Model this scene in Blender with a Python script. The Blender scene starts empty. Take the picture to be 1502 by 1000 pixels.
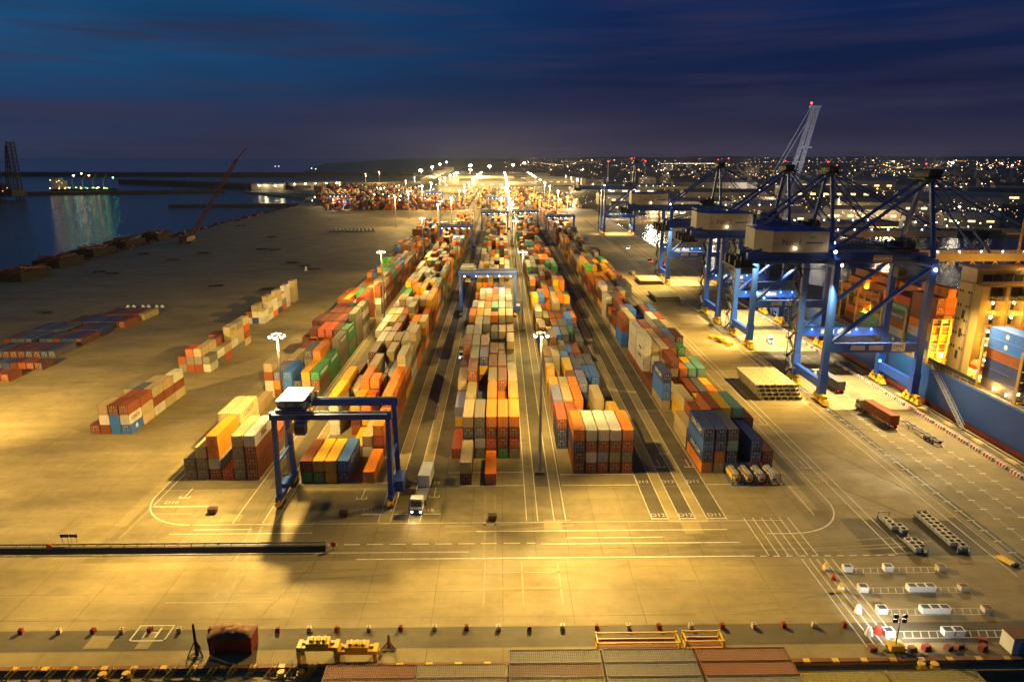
import bpy, bmesh, math, random
from mathutils import Vector, Matrix
from mathutils.bvhtree import BVHTree
random.seed(7)
R = math.radians
scene = bpy.context.scene
COL = scene.collection

# ------------------------------------------------------------------ camera
F = 1001.0; PITCH = math.atan(272 / 1001.0); H = 69.0
YAW = math.atan(16 * math.cos(PITCH) / F)
cP, sP = math.cos(PITCH), math.sin(PITCH); cy, sy = math.cos(YAW), math.sin(YAW)
def G(px, py, z=0.0):
    """a pixel of the photograph as a point of the site at height z"""
    u = (px - 751) / F; v = (py - 500) / F
    d = (sy*cP + u*cy - v*sy*sP, cy*cP - u*sy - v*cy*sP, -sP - v*cP)
    t = (z - H) / d[2]
    return d[0]*t, d[1]*t
def PX(x, y, z):
    z -= H
    f = x*sy*cP + y*cy*cP - z*sP
    if f < 1: return (-9999, -9999, 1)
    r = x*cy - y*sy; up = x*sy*sP + y*cy*sP + z*cP
    return 751 + F*r/f, 500 - F*up/f, f
cam = bpy.data.cameras.new('camera'); cam.sensor_width = 36; cam.lens = F/1502*36
cam.clip_start = 0.5; cam.clip_end = 60000
co = bpy.data.objects.new('camera', cam); COL.objects.link(co)
co.location = (0, 0, H); co.rotation_euler = (math.pi/2 - PITCH, 0, -YAW)
scene.camera = co

# ------------------------------------------------------------------ materials
def nt(m):
    m.use_nodes = True
    n = m.node_tree; n.nodes.clear(); return n
def N(n, t, **k):
    x = n.nodes.new(t)
    for a, b in k.items():
        if a in x.inputs.keys() if isinstance(a, str) and False else False: pass
        setattr(x, a, b)
    return x
def link(n, a, b): n.links.new(a, b)
def mixrgb(n, fac, a, b, mode='MIX'):
    x = n.nodes.new('ShaderNodeMix'); x.data_type = 'RGBA'; x.blend_type = mode
    for s, v in ((x.inputs[0], fac), (x.inputs[6], a), (x.inputs[7], b)):
        if hasattr(v, 'links'): n.links.new(v, s)
        elif isinstance(v, (int, float)): s.default_value = v
        else: s.default_value = (*v, 1) if len(v) == 3 else v
    return x.outputs[2]
def ramp(n, src, stops):
    x = n.nodes.new('ShaderNodeValToRGB'); n.links.new(src, x.inputs[0])
    e = x.color_ramp.elements
    while len(e) < len(stops): e.new(0.5)
    for i, (p, c) in enumerate(stops):
        e[i].position = p; e[i].color = (c, c, c, 1) if isinstance(c, (int, float)) else (*c, 1)
    return x.outputs[0]
def noise(n, vec, scale, detail=4, rough=.6, dim=None):
    x = n.nodes.new('ShaderNodeTexNoise'); x.inputs['Scale'].default_value = scale
    x.inputs['Detail'].default_value = detail; x.inputs['Roughness'].default_value = rough
    if vec is not None: n.links.new(vec, x.inputs['Vector'])
    return x.outputs[0]
def mapping(n, vec, scale=(1, 1, 1), loc=(0, 0, 0)):
    x = n.nodes.new('ShaderNodeMapping'); x.inputs['Scale'].default_value = scale; x.inputs['Location'].default_value = loc
    n.links.new(vec, x.inputs['Vector']); return x.outputs[0]
def out(n, shader):
    o = n.nodes.new('ShaderNodeOutputMaterial'); n.links.new(shader, o.inputs['Surface'])
def bsdf(n, rough=.6, metal=0, spec=.4):
    b = n.nodes.new('ShaderNodeBsdfPrincipled')
    b.inputs['Roughness'].default_value = rough; b.inputs['Metallic'].default_value = metal
    b.inputs['Specular IOR Level'].default_value = spec
    return b
MATS = {}
def paint(name, c, rough=.5, wear=.35, metal=0, scale=.6, dark=.45):
    """painted or raw surface with uneven wear"""
    if name in MATS: return MATS[name]
    m = bpy.data.materials.new(name); n = nt(m)
    tc = n.nodes.new('ShaderNodeTexCoord')
    a = noise(n, tc.outputs['Object'], scale, 6, .65)
    f = ramp(n, a, [(.38, 0), (.72, 1)])
    b = bsdf(n, rough, metal)
    mul = n.nodes.new('ShaderNodeMath'); mul.operation = 'MULTIPLY'; mul.inputs[1].default_value = wear
    n.links.new(f, mul.inputs[0])
    n.links.new(mixrgb(n, mul.outputs[0], c, tuple(x*dark for x in c)), b.inputs['Base Color'])
    out(n, b.outputs[0]); MATS[name] = m; return m
def lampmat(name, c, s):
    if name in MATS: return MATS[name]
    m = bpy.data.materials.new(name); n = nt(m)
    e = n.nodes.new('ShaderNodeEmission'); e.inputs[0].default_value = (*c, 1); e.inputs[1].default_value = s
    out(n, e.outputs[0]); m.cycles.emission_sampling = 'NONE'; MATS[name] = m; return m
def contmat(name, attr=False):
    m = bpy.data.materials.new(name); n = nt(m)
    tc = n.nodes.new('ShaderNodeTexCoord'); oi = n.nodes.new('ShaderNodeObjectInfo')
    if attr:
        a = n.nodes.new('ShaderNodeAttribute'); a.attribute_name = 'Col'; base = a.outputs['Color']; vec = tc.outputs['Object']
    else:
        base = oi.outputs['Color']
        va = n.nodes.new('ShaderNodeVectorMath'); va.operation = 'MULTIPLY_ADD'
        n.links.new(oi.outputs['Random'], va.inputs[0]); va.inputs[1].default_value = (97, 53, 31)
        n.links.new(tc.outputs['Object'], va.inputs[2]); vec = va.outputs[0]
    fade = ramp(n, noise(n, vec, .35, 5, .65), [(.35, 0), (.75, .1)])
    c1 = mixrgb(n, fade, base, (.34, .29, .22))
    dirt = ramp(n, noise(n, mapping(n, vec, (2.2, .5, .5)), 1.1, 6, .7), [(.5, 0), (.8, .6)])
    c2 = mixrgb(n, dirt, c1, (.11, .065, .035))
    b = bsdf(n, .55, 0, .2); n.links.new(c2, b.inputs['Base Color'])
    w = n.nodes.new('ShaderNodeTexWave'); w.wave_type = 'BANDS'; w.bands_direction = 'Y'
    w.inputs['Scale'].default_value = 1.1; n.links.new(tc.outputs['Object'], w.inputs['Vector'])
    bp = n.nodes.new('ShaderNodeBump'); bp.inputs['Strength'].default_value = .6; bp.inputs['Distance'].default_value = .07
    w2 = n.nodes.new('ShaderNodeTexWave'); w2.wave_type = 'BANDS'; w2.bands_direction = 'X'; w2.inputs['Scale'].default_value = 1.1; n.links.new(tc.outputs['Object'], w2.inputs['Vector'])
    ge = n.nodes.new('ShaderNodeNewGeometry'); sx_ = n.nodes.new('ShaderNodeSeparateXYZ'); n.links.new(ge.outputs['True Normal'], sx_.inputs[0])
    ab = n.nodes.new('ShaderNodeMath'); ab.operation = 'ABSOLUTE'; n.links.new(sx_.outputs['Y'], ab.inputs[0])
    n.links.new(mixrgb(n, ab.outputs[0], w.outputs[0], w2.outputs[0]), bp.inputs['Height']); n.links.new(bp.outputs[0], b.inputs['Normal'])
    out(n, b.outputs[0]); return m
M_CONT = contmat('container_paint'); M_CONTS = contmat('container_paint_far', True)
def groundmat(name, c, c2, slab=None, streak=.5, stain=.5, rough=.8, spec=.25):
    m = bpy.data.materials.new(name); n = nt(m)
    g = n.nodes.new('ShaderNodeNewGeometry'); P = g.outputs['Position']
    big = ramp(n, noise(n, mapping(n, P, (.012, .02, 1)), 1.0, 6, .62), [(.35, 0), (.68, 1)])
    col = mixrgb(n, big, c, c2)
    mid = ramp(n, noise(n, mapping(n, P, (.05, .09, 1), (17, 5, 0)), 1.0, 7, .68), [(.40, 0), (.62, .7)])
    col = mixrgb(n, mid, col, tuple(x*.58 for x in c))
    st = ramp(n, noise(n, mapping(n, P, (.02, .35, 1)), 1.0, 5, .7), [(.42, 0), (.75, streak)])
    col = mixrgb(n, st, col, tuple(x*.55 for x in c))
    lt = ramp(n, noise(n, mapping(n, P, (.03, .22, 1), (40, 9, 0)), 1.0, 5, .7), [(.5, 0), (.8, streak*.8)])
    col = mixrgb(n, lt, col, tuple(min(.9, x*1.45) for x in c))
    fine = ramp(n, noise(n, P, .55, 8, .75), [(.44, 0), (.76, stain)])
    col = mixrgb(n, fine, col, tuple(x*.42 for x in c))
    spot = ramp(n, noise(n, mapping(n, P, (.09, .13, 1), (3, 70, 0)), 1.0, 3, .5), [(.63, 0), (.7, stain)])
    col = mixrgb(n, spot, col, tuple(x*.5 for x in c))
    if slab:
        br = n.nodes.new('ShaderNodeTexBrick'); br.offset = 0.0
        br.inputs['Scale'].default_value = 1.0; br.inputs['Brick Width'].default_value = slab[0]; br.inputs['Row Height'].default_value = slab[1]
        br.inputs['Mortar Size'].default_value = .07; br.inputs['Mortar Smooth'].default_value = .3
        br.inputs['Color1'].default_value = (1, 1, 1, 1); br.inputs['Color2'].default_value = (.87, .87, .87, 1); br.inputs['Mortar'].default_value = (.42, .41, .39, 1)
        n.links.new(P, br.inputs['Vector'])
        jf = ramp(n, noise(n, mapping(n, P, (.06, .06, 1), (8, 2, 0)), 1.0, 4, .6), [(.35, .25), (.65, .95)])
        col = mixrgb(n, jf, col, br.outputs['Color'], 'MULTIPLY')
    b = bsdf(n, rough, 0, spec); n.links.new(col, b.inputs['Base Color'])
    rr = ramp(n, noise(n, P, .08, 5, .6), [(.3, rough-.22), (.7, min(1, rough+.1))]); n.links.new(rr, b.inputs['Roughness'])
    bp = n.nodes.new('ShaderNodeBump'); bp.inputs['Strength'].default_value = .15; bp.inputs['Distance'].default_value = .1
    n.links.new(noise(n, P, 1.3, 6, .7), bp.inputs['Height']); n.links.new(bp.outputs[0], b.inputs['Normal'])
    out(n, b.outputs[0]); return m
M_LAND = groundmat('yard_concrete', (.29, .22, .105), (.35, .27, .135), (14, 7), .45, .4)
M_APRON = groundmat('apron_concrete', (.30, .225, .10), (.37, .285, .135), (11, 6.5), .35, .3)
M_ASPH = groundmat('asphalt', (.115, .092, .056), (.15, .12, .075), None, .45, .35)
M_ASPHD = groundmat('dark_asphalt', (.075, .062, .042), (.10, .082, .056), None, .4, .4)
M_PAD = groundmat('slab_concrete', (.22, .17, .085), (.28, .22, .115), (6, 6.1), .3, .4)
M_STRIP = groundmat('runway_concrete', (.33, .25, .11), (.40, .31, .145), (30, 6), .3, .3)
M_DIRT = groundmat('far_land', (.055, .048, .04), (.085, .07, .05), None, .3, .5)
M_MARK = paint('road_paint', (.62, .55, .42), .7, .8, 0, .9, .45)
M_MARKY = paint('faded_road_paint', (.44, .37, .22), .8, .8, 0, .5, .55)
BLUE = paint('crane_blue', (.014, .06, .38), .42, .4, 0, .35)
BLUED = paint('dark_crane_blue', (.016, .06, .30), .5, .5, 0, .4)
DARK = paint('dark_steel', (.018, .02, .028), .6, .4)
GREY = paint('galvanised_steel', (.32, .33, .36), .5, .4, .2)
STEEL = paint('grey_paint', (.22, .22, .25), .5, .4)
YEL = paint('machine_yellow', (.72, .42, .02), .5, .35)
WHITE = paint('white_paint', (.72, .71, .68), .5, .3)
CREAM = paint('cream_paint', (.52, .43, .29), .55, .3)
HOUSEP = paint('weathered_cream', (.29, .25, .20), .6, .5, 0, .3)
RED = paint('red_paint', (.42, .035, .018), .55, .35)
ORANGE = paint('orange_paint', (.75, .16, .02), .5, .3)
BLACK = paint('black_rubber', (.014, .013, .012), .8, .3)
HATCH = paint('hatch_cover_paint', (.42, .37, .22), .7, .6)
RUST = paint('rusty_steel', (.20, .075, .03), .75, .6)
SHIPC = paint('ship_cream', (.52,.34,.09), .5, .35, 0, .25)
HULL = paint('hull_blue', (.018, .085, .36), .4, .4, 0, .15)
HULLR = paint('hull_red', (.24, .045, .025), .6, .5, 0, .2)
DECK = paint('deck_paint', (.16, .13, .10), .7, .6)
WOODY = paint('weathered_boards', (.36, .30, .16), .85, .6)
GLASS = paint('dark_glass', (.02, .025, .03), .12, .1)
BLDG = paint('pale_cladding', (.30, .27, .22), .8, .5, 0, .1)
BLDGD = paint('dark_cladding', (.10, .095, .09), .85, .5, 0, .1)
DRED = paint('worn_red_paint', (.26,.03,.015), .6, .6)
MARKW = paint('worn_bay_paint', (.36,.285,.15), .8, .9, 0, .7, .75)
LENS = lampmat('mast_lens', (1, .84, .55), 45)
TAR_SHADE = paint('tar_and_crate_shade', (.010,.008,.007), .9, .4)
MAROON = paint('dark_red_paint', (.10,.018,.014), .6, .4)
GREENP = paint('green_paint', (.05, .30, .08), .5, .3)
WARM = lampmat('lamp_warm', (1, .78, .42), 40)
WARMB = lampmat('lamp_bright', (1, .86, .6), 90)
COOL = lampmat('lamp_cool', (.75, .85, 1), 30)
ORNG = lampmat('lamp_orange', (1, .45, .10), 30)
REDL = lampmat('lamp_red', (1, .03, .03), 14)
CYANL = lampmat('lamp_cyan', (.15, .75, 1), 14)
GL = lampmat('lamp_soft_green', (.3,1,.35), 5)
GREENL = lampmat('lamp_green', (.15, 1, .3), 25)
TL = [lampmat('town_lamp_%d' % i, c, s) for i, (c, s) in enumerate((((1,.62,.25),5),((1,.74,.42),9),((1,.72,.38),10),((1,.45,.10),7),((.9,.9,1),4),((1,.7,.35),3)))]
WINL = lampmat('lit_window', (1, .72, .35), 2.2)

# ------------------------------------------------------------------ mesh builder
class MB:
    def __init__(s): s.v = []; s.f = []; s.mi = []; s.m = []; s.smooth = False; s.c = []
    def mat(s, m):
        if m not in s.m: s.m.append(m)
        return s.m.index(m)
    def add(s, vs, fs, m=None, col=None):
        o = len(s.v); s.v += vs; k = s.mat(m) if m is not None else 0
        for f in fs: s.f.append([o+i for i in f]); s.mi.append(k); s.c.append(col)
        return s
    def box(s, x0, x1, y0, y1, z0, z1, m=None, col=None):
        return s.add([(x0,y0,z0),(x1,y0,z0),(x1,y1,z0),(x0,y1,z0),(x0,y0,z1),(x1,y0,z1),(x1,y1,z1),(x0,y1,z1)],
              [(3,2,1,0),(4,5,6,7),(0,1,5,4),(1,2,6,5),(2,3,7,6),(3,0,4,7)], m, col)
    def cbox(s, x, y, z, dx, dy, dz, m=None, a=0):
        vs = []
        c, q = math.cos(a), math.sin(a)
        for k in (-.5, .5):
            for i, j in ((-.5,-.5),(.5,-.5),(.5,.5),(-.5,.5)):
                X, Y = i*dx, j*dy; vs.append((x+X*c-Y*q, y+X*q+Y*c, z+k*dz))
        return s.add(vs, [(3,2,1,0),(4,5,6,7),(0,1,5,4),(1,2,6,5),(2,3,7,6),(3,0,4,7)], m)
    def bar(s, p, q, w, h=None, m=None):
        h = h or w; p, q = Vector(p), Vector(q); d = (q-p).normalized()
        up = Vector((0,0,1)) if abs(d.z) < .98 else Vector((0,1,0))
        a = d.cross(up).normalized()*w/2; b = a.cross(d).normalized()*h/2
        vs = [tuple(e+i*a+j*b) for e in (p, q) for i, j in ((-1,-1),(1,-1),(1,1),(-1,1))]
        return s.add(vs, [(0,1,2,3),(7,6,5,4),(0,4,5,1),(1,5,6,2),(2,6,7,3),(3,7,4,0)], m)
    def tube(s, p, q, r, r2=None, n=8, m=None):
        r2 = r if r2 is None else r2; p, q = Vector(p), Vector(q); d = (q-p).normalized()
        up = Vector((0,0,1)) if abs(d.z) < .95 else Vector((1,0,0))
        a = d.cross(up).normalized(); b = a.cross(d)
        vs = [tuple(e+(a*math.cos(t)+b*math.sin(t))*rr) for e, rr in ((p, r), (q, r2)) for t in [2*math.pi*i/n for i in range(n)]]
        return s.add(vs, [tuple(range(n-1,-1,-1)), tuple(range(n, 2*n))] + [(i,(i+1)%n,n+(i+1)%n,n+i) for i in range(n)], m)
    def prism(s, poly, z0, z1, m=None, top=None):
        n = len(poly); top = top or poly
        return s.add([(x,y,z0) for x,y in poly]+[(x,y,z1) for x,y in top],
              [tuple(range(n-1,-1,-1)), tuple(range(n,2*n))]+[(i,(i+1)%n,n+(i+1)%n,n+i) for i in range(n)], m)
    def ball(s, x, y, z, r, m=None, sz=1):
        vs = [(x,y,z-r*sz)]; n = 6
        for k in (-.5, .5):
            for i in range(n):
                t = 2*math.pi*(i+(.5 if k > 0 else 0))/n; vs.append((x+r*.87*math.cos(t), y+r*.87*math.sin(t), z+k*r*sz))
        vs.append((x,y,z+r*sz))
        fs = [(0,1+(i+1)%n,1+i) for i in range(n)]
        for i in range(n):
            fs += [(1+i,1+(i+1)%n,1+n+i), (1+(i+1)%n,1+n+(i+1)%n,1+n+i)]
            fs.append((1+n+i,1+n+(i+1)%n,1+2*n))
        return s.add(vs, fs, m)
    def mesh(s, name, m=None):
        me = bpy.data.meshes.new(name); me.from_pydata(s.v, [], s.f)
        if m is not None and not s.m: s.m = [m]
        for x in s.m: me.materials.append(x)
        me.polygons.foreach_set('material_index', s.mi)
        if s.smooth: me.polygons.foreach_set('use_smooth', [True]*len(s.f))
        me.update(); return me
    def build(s, name, m=None, parent=None, loc=None, rz=0):
        o = bpy.data.objects.new(name, s.mesh(name, m)); COL.objects.link(o)
        if parent: o.parent = parent
        if loc: o.location = loc
        if rz: o.rotation_euler.z = rz
        return o
def tag(o, label=None, cat=None, group=None, kind=None):
    if label: o['label'] = label
    if cat: o['category'] = cat
    if group: o['group'] = group
    if kind: o['kind'] = kind
    return o
def thing(name, loc, label, cat, group=None, rz=0):
    o = bpy.data.objects.new(name, None); COL.objects.link(o); o.location = loc; o.rotation_euler.z = rz; o.empty_display_size = .5
    return tag(o, label, cat, group)
def copy_tree(o, parent=None):
    c = o.copy(); COL.objects.link(c)
    if parent: c.parent = parent
    for ch in list(o.children): copy_tree(ch, c)
    return c
def dup(o, loc, label, rz=None):
    c = copy_tree(o); c.location = loc; c['label'] = label
    if rz is not None: c.rotation_euler.z = rz
    return c
def structure(o, label=None): o['kind'] = 'structure'; return o
def text(body, size, m, parent, loc, rot=(0,0,0), name='lettering', depth=.02, align='CENTER', kind=None):
    cu = bpy.data.curves.new(name, 'FONT'); cu.body = body; cu.size = size; cu.extrude = depth; cu.align_x = align; cu.align_y = 'CENTER'
    t = bpy.data.objects.new('t', cu); COL.objects.link(t)
    me = bpy.data.meshes.new_from_object(t.evaluated_get(bpy.context.evaluated_depsgraph_get()))
    bpy.data.objects.remove(t); me.materials.clear(); me.materials.append(m)
    o = bpy.data.objects.new(name, me); COL.objects.link(o); o.location = loc; o.rotation_euler = rot
    if parent: o.parent = parent
    return o
ORD = ['first','second','third','fourth','fifth','sixth','seventh','eighth','ninth','tenth','eleventh','twelfth','thirteenth','fourteenth','fifteenth',
 'sixteenth','seventeenth','eighteenth','nineteenth','twentieth']
TENS = {2:'twenty',3:'thirty',4:'forty',5:'fifty',6:'sixty'}
def ordn(i):
    if i < 20: return ORD[i]
    t, u = divmod(i+1, 10)
    return (TENS[t][:-1]+'ieth') if u == 0 else TENS[t]+'-'+ORD[u-1]
LIGHTS = []
def point(loc, w, c=(1,.74,.30), r=.6, name='lamp_light'):
    l = bpy.data.lights.new(name, 'POINT'); l.energy = w; l.color = c; l.shadow_soft_size = r
    o = bpy.data.objects.new(name, l); COL.objects.link(o); o.location = loc; return o
def spot(loc, target, w, c=(1,.74,.30), ang=110, blend=.8, r=.5, name='flood_light'):
    l = bpy.data.lights.new(name, 'SPOT'); l.energy = w; l.color = c; l.spot_size = R(ang); l.spot_blend = blend; l.shadow_soft_size = r
    o = bpy.data.objects.new(name, l); COL.objects.link(o); o.location = loc
    o.rotation_euler = (Vector(target)-Vector(loc)).to_track_quat('-Z', 'Y').to_euler(); return o

# ------------------------------------------------------------------ world: late dusk
SUN_EL, SUN_AZ = -4.0, -75.0
def make_world():
    w = bpy.data.worlds.new('World'); scene.world = w; w.use_nodes = True
    n = w.node_tree; n.nodes.clear()
    sky = n.nodes.new('ShaderNodeTexSky'); sky.sky_type = 'NISHITA'; sky.sun_disc = False
    sky.sun_elevation = R(SUN_EL); sky.sun_rotation = R(SUN_AZ); sky.air_density = 1.2; sky.dust_density = 1.0; sky.ozone_density = 3
    bg = n.nodes.new('ShaderNodeBackground'); bg.inputs[1].default_value = .112
    # dusk colours over the sky: teal where the sun went down, deep blue opposite, dim clouds near the horizon
    tc = n.nodes.new('ShaderNodeTexCoord'); sep = n.nodes.new('ShaderNodeSeparateXYZ'); link(n, tc.outputs['Generated'], sep.inputs[0])
    el = ramp(n, sep.outputs['Z'], [(0, (.36, .31, .56)), (.03, (.19, .19, .52)), (.09, (.06, .14, .55)), (.20, (.03, .17, .80)), (.6, (.012, .07, .42))])
    side = n.nodes.new('ShaderNodeMapRange'); link(n, sep.outputs['X'], side.inputs[0])
    side.inputs[1].default_value = .15; side.inputs[2].default_value = -.62; side.inputs[3].default_value = 0; side.inputs[4].default_value = 1
    up = ramp(n, sep.outputs['Z'], [(0, .22), (.06, .3), (.12, .8), (.3, 1)])
    sm = n.nodes.new('ShaderNodeMath'); sm.operation = 'MULTIPLY'; link(n, side.outputs[0], sm.inputs[0]); link(n, up, sm.inputs[1])
    c1 = mixrgb(n, sm.outputs[0], el, (.07, .80, 2.0))
    mp = mapping(n, tc.outputs['Generated'], (1.6, 1.6, 26))
    cl = noise(n, mp, 1.7, 6, .55)
    band = ramp(n, sep.outputs['Z'], [(0, .5), (.06, 1), (.17, .75), (.3, .12), (.6, 0)])
    cf = n.nodes.new('ShaderNodeMath'); cf.operation = 'MULTIPLY'; link(n, ramp(n, cl, [(.44, 0), (.68, .95)]), cf.inputs[0]); link(n, band, cf.inputs[1])
    c2 = mixrgb(n, cf.outputs[0], c1, (.27, .27, .66))
    dk = ramp(n, noise(n, mapping(n, tc.outputs['Generated'], (1, 1, 9), (4, 2, 1)), 1.4, 5, .6), [(.45, 0), (.7, .45)])
    c3 = mixrgb(n, dk, c2, (.02, .05, .24))
    add = mixrgb(n, 1.0, c3, sky.outputs[0], 'ADD')
    link(n, add, bg.inputs[0])
    o = n.nodes.new('ShaderNodeOutputWorld'); link(n, bg.outputs[0], o.inputs[0])
make_world()
sl = bpy.data.lights.new('sun', 'SUN'); sl.energy = .01; sl.angle = R(12); sl.color = (.6, .75, 1)
so = bpy.data.objects.new('sun', sl); COL.objects.link(so); so.rotation_euler = (R(70), 0, R(-75))
scene.view_settings.view_transform = 'Standard'; scene.view_settings.look = 'None'
scene.view_settings.exposure = 0; scene.view_settings.gamma = 1
scene.cycles.use_denoising = True; scene.cycles.max_bounces = 5; scene.cycles.diffuse_bounces = 1; scene.cycles.glossy_bounces = 3
scene.cycles.transmission_bounces = 2; scene.cycles.sample_clamp_indirect = 4; scene.cycles.use_light_tree = True
scene.cycles.caustics_reflective = False; scene.cycles.caustics_refractive = False

# ------------------------------------------------------------------ ground, water
def sheet(name, x0, x1, y0, y1, z, m):
    b = MB(); b.box(x0, x1, y0, y1, z-.004, z); return structure(b.build(name, m))
def land():
    bm = bmesh.new()
    pts = [(-470,80.2),(120.6,80.2),(120.6,760),(470,640),(560,560),(720,420),(3000,300),(9000,3000),(14000,16000),(-2000,16400),(-1500,6000),(-760,2600),(-420,1500),(-515,1475),(-520,1405),(-330,1180),(-293,1016),(-296,700),(-290,480),(-283,405),(-330,360),(-470,330)]
    top = [bm.verts.new((x,y,0)) for x,y in pts]; bot = [bm.verts.new((x,y,-9)) for x,y in pts]
    f = bm.faces.new(top)
    for i in range(len(pts)):
        j = (i+1) % len(pts); bm.faces.new((top[i], bot[i], bot[j], top[j]))
    bmesh.ops.triangulate(bm, faces=[f]); bmesh.ops.recalc_face_normals(bm, faces=bm.faces)
    me = bpy.data.meshes.new('ground'); bm.to_mesh(me); bm.free(); me.materials.append(M_LAND)
    o = bpy.data.objects.new('ground', me); COL.objects.link(o); return structure(o)
land()
def water():
    m = bpy.data.materials.new('harbour_water'); n = nt(m)
    b = bsdf(n, .09, 0, .5); b.inputs['Base Color'].default_value = (.004, .02, .045, 1); b.inputs['IOR'].default_value = 1.33
    g = n.nodes.new('ShaderNodeNewGeometry')
    bp = n.nodes.new('ShaderNodeBump'); bp.inputs['Strength'].default_value = .6; bp.inputs['Distance'].default_value = .8
    a = noise(n, mapping(n, g.outputs['Position'], (.16, .42, 1)), 1, 5, .65)
    n.links.new(a, bp.inputs['Height']); n.links.new(bp.outputs[0], b.inputs['Normal']); out(n, b.outputs[0])
    q = MB(); q.add([(-14500,-400,-3.2),(14500,-400,-3.2),(14500,16500,-3.2),(-14500,16500,-3.2)], [(0,1,2,3)])
    return structure(q.build('water', m))
water()
sheet('far_land', -200, 120, 930, 6000, .02, M_DIRT)
b = MB(); b.add([(121,765,.03),(600,640,.03),(2900,1200,.03),(8000,6000,.03),(9000,14000,.03),(121,14000,.03)], [(0,1,2,3,4,5)]); structure(b.build('city_ground', M_DIRT))
sheet('apron', -300, 118, 88.9, 106.4, .012, M_APRON)
sheet('dock_road', -300, 118, 84.2, 88.7, .012, M_ASPH)
sheet('dock_edge', -300, 118, 80.3, 84.0, .012, M_APRON)
sheet('road', -74, 66, 106.6, 133.6, .012, M_PAD)
for x0_, x1_ in ((29.5,32.5),(35,37.9),(40.4,44)): sheet('truck_lane', x0_, x1_, 120.2, 133.6, .016, M_ASPH)
sheet('container_yard', -74, 66, 133.8, 930, .010, M_ASPH)
sheet('road_east', 66.2, 90, 106.6, 119.6, .012, M_ASPH)
sheet('quay_road', 90.4, 117, 89.2, 640, .016, M_PAD)
BLK = [(-69.7, 138.0), (-44.0, 136.3), (-12.0, 134.9), (13.1, 140.0), (44.6, 139.9)]
WB = 2.7*6
for i, (x0, y0) in enumerate(BLK):
    sheet('storage_slab', x0-.35, x0+WB+.35, (y0 if i in (0, 1) else 134.2)-.3, 925, .022, M_PAD)
for x in (-45.5, -23.1, -17.2, 5.7, 11.2, 33.7, 39.2, 62.6, -51.3, -73.9):
    sheet('crane_runway', x-1.15, x+1.15, 118.6 if x < 62 else 123, 925, .026, M_PAD if x in (5.7, 11.2, -51.3) else M_STRIP)
for x in (-25.6, -14.2, 31.2, 36.4, 42.2):
    pass
# paint on the ground, one sheet object per kind of line
mk = MB(); ZM = .034
def hline(x0, x1, y, w=.28, dash=None, z=ZM):
    if not dash: mk.box(x0, x1, y-w/2, y+w/2, z-.003, z); return
    x = x0
    while x < x1: mk.box(x, min(x+dash[0], x1), y-w/2, y+w/2, z-.003, z); x += dash[0]+dash[1]
def vline(x, y0, y1, w=.2, dash=None, z=ZM):
    if not dash: mk.box(x-w/2, x+w/2, y0, y1, z-.003, z); return
    y = y0
    while y < y1: mk.box(x-w/2, x+w/2, y, min(y+dash[0], y1), z-.003, z); y += dash[0]+dash[1]
def arc(cx, cy_, r, a0, a1, w=.28, n=22):
    for i in range(n):
        t0, t1 = R(a0+(a1-a0)*i/n), R(a0+(a1-a0)*(i+1)/n)
        vs = [(cx+(r+s*w/2)*math.cos(t), cy_+(r+s*w/2)*math.sin(t), ZM) for t, s in ((t0,-1),(t0,1),(t1,1),(t1,-1))]
        mk.add(vs, [(0,1,2,3)] if a1 > a0 else [(3,2,1,0)])
hline(-26, 45, 106.9, .35); hline(46, 71, 106.8, .3, (1.2, 1.1)); hline(-88, 6, 111.7, .25, (3, 1.2)); hline(7, 44, 111.4, .3)
hline(-63, -36, 115.8, .2); hline(-5, 43, 115.9, .3); hline(12, 30, 113.4, .22, (5, 2))
hline(-60, 55, 119.1, .16); arc(-60.6, 131.2, 12.1, 180, 270); vline(-72.7, 131, 300); vline(-71.3, 127.2, 300, .14)
hline(-71, -60, 126.4, .4)
arc(55.0, 126.6, 12.3, -90, 0); hline(50, 55, 114.3, .26); vline(67.3, 126.6, 420); vline(62.0, 121, 300, .16)
for i in range(6): vline(47.6+i*1.75, 106.9, 120.2, .2)
for i in range(5): vline(53.0+i*1.33, 83.4, 105.8, .22)
for x in (4.7, 6.9, 10.1, 12.4, -24.3, -21.9, -18.4, -16.1, 29.4, 32.6, 34.9, 38.0, 40.3, 44.1, -46.7, -44.3, -52.5): vline(x, 119.6, 920, .18)
for x in (70.8, 72.6): vline(x, 107 if x < 71 else 107, 600, .22)
vline(87.4, 100, 600, .22); vline(89.6, 92, 600, .14)
for k, x in enumerate((91.8, 97.3, 102.6, 108.1)):
    vline(x, 95+k*8, 600, .1)
    for i in range(130): hline(x-.75, x+.75, 96+k*8+i*3.75, .3)
for yy, x0 in ((102.2, 59), (96.6, 59), (91.1, 59), (85.9, 58)):
    hline(x0+1.2, 76, yy+.75, .14); hline(x0+1.2, 76, yy-.75, .14)
    x = x0+1.5
    while x < 75.5:
        mk.add([(x,yy-.7,ZM),(x+.16,yy-.7,ZM),(x+.76,yy+.7,ZM),(x+.6,yy+.7,ZM)], [(0,1,2,3)]); x += 1.25
for x0, x1 in ((29.4, 32.6), (34.9, 38.0), (40.3, 44.1), (-28, -24.3), (-21.9, -16.2), (-16.1, -12.3)): hline(x0, x1, 120.1 if x0 > 0 else 122.6, .3)
for x0, x1, y in ((-12.3, 4.6, 134.5), (-12.3, 4.6, 140.9), (12.8, 29.6, 134.4), (12.8, 29.6, 139.6), (44.3, 61, 134.3), (-28, -22, 136.2)): hline(x0, x1, y, .3)
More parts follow.
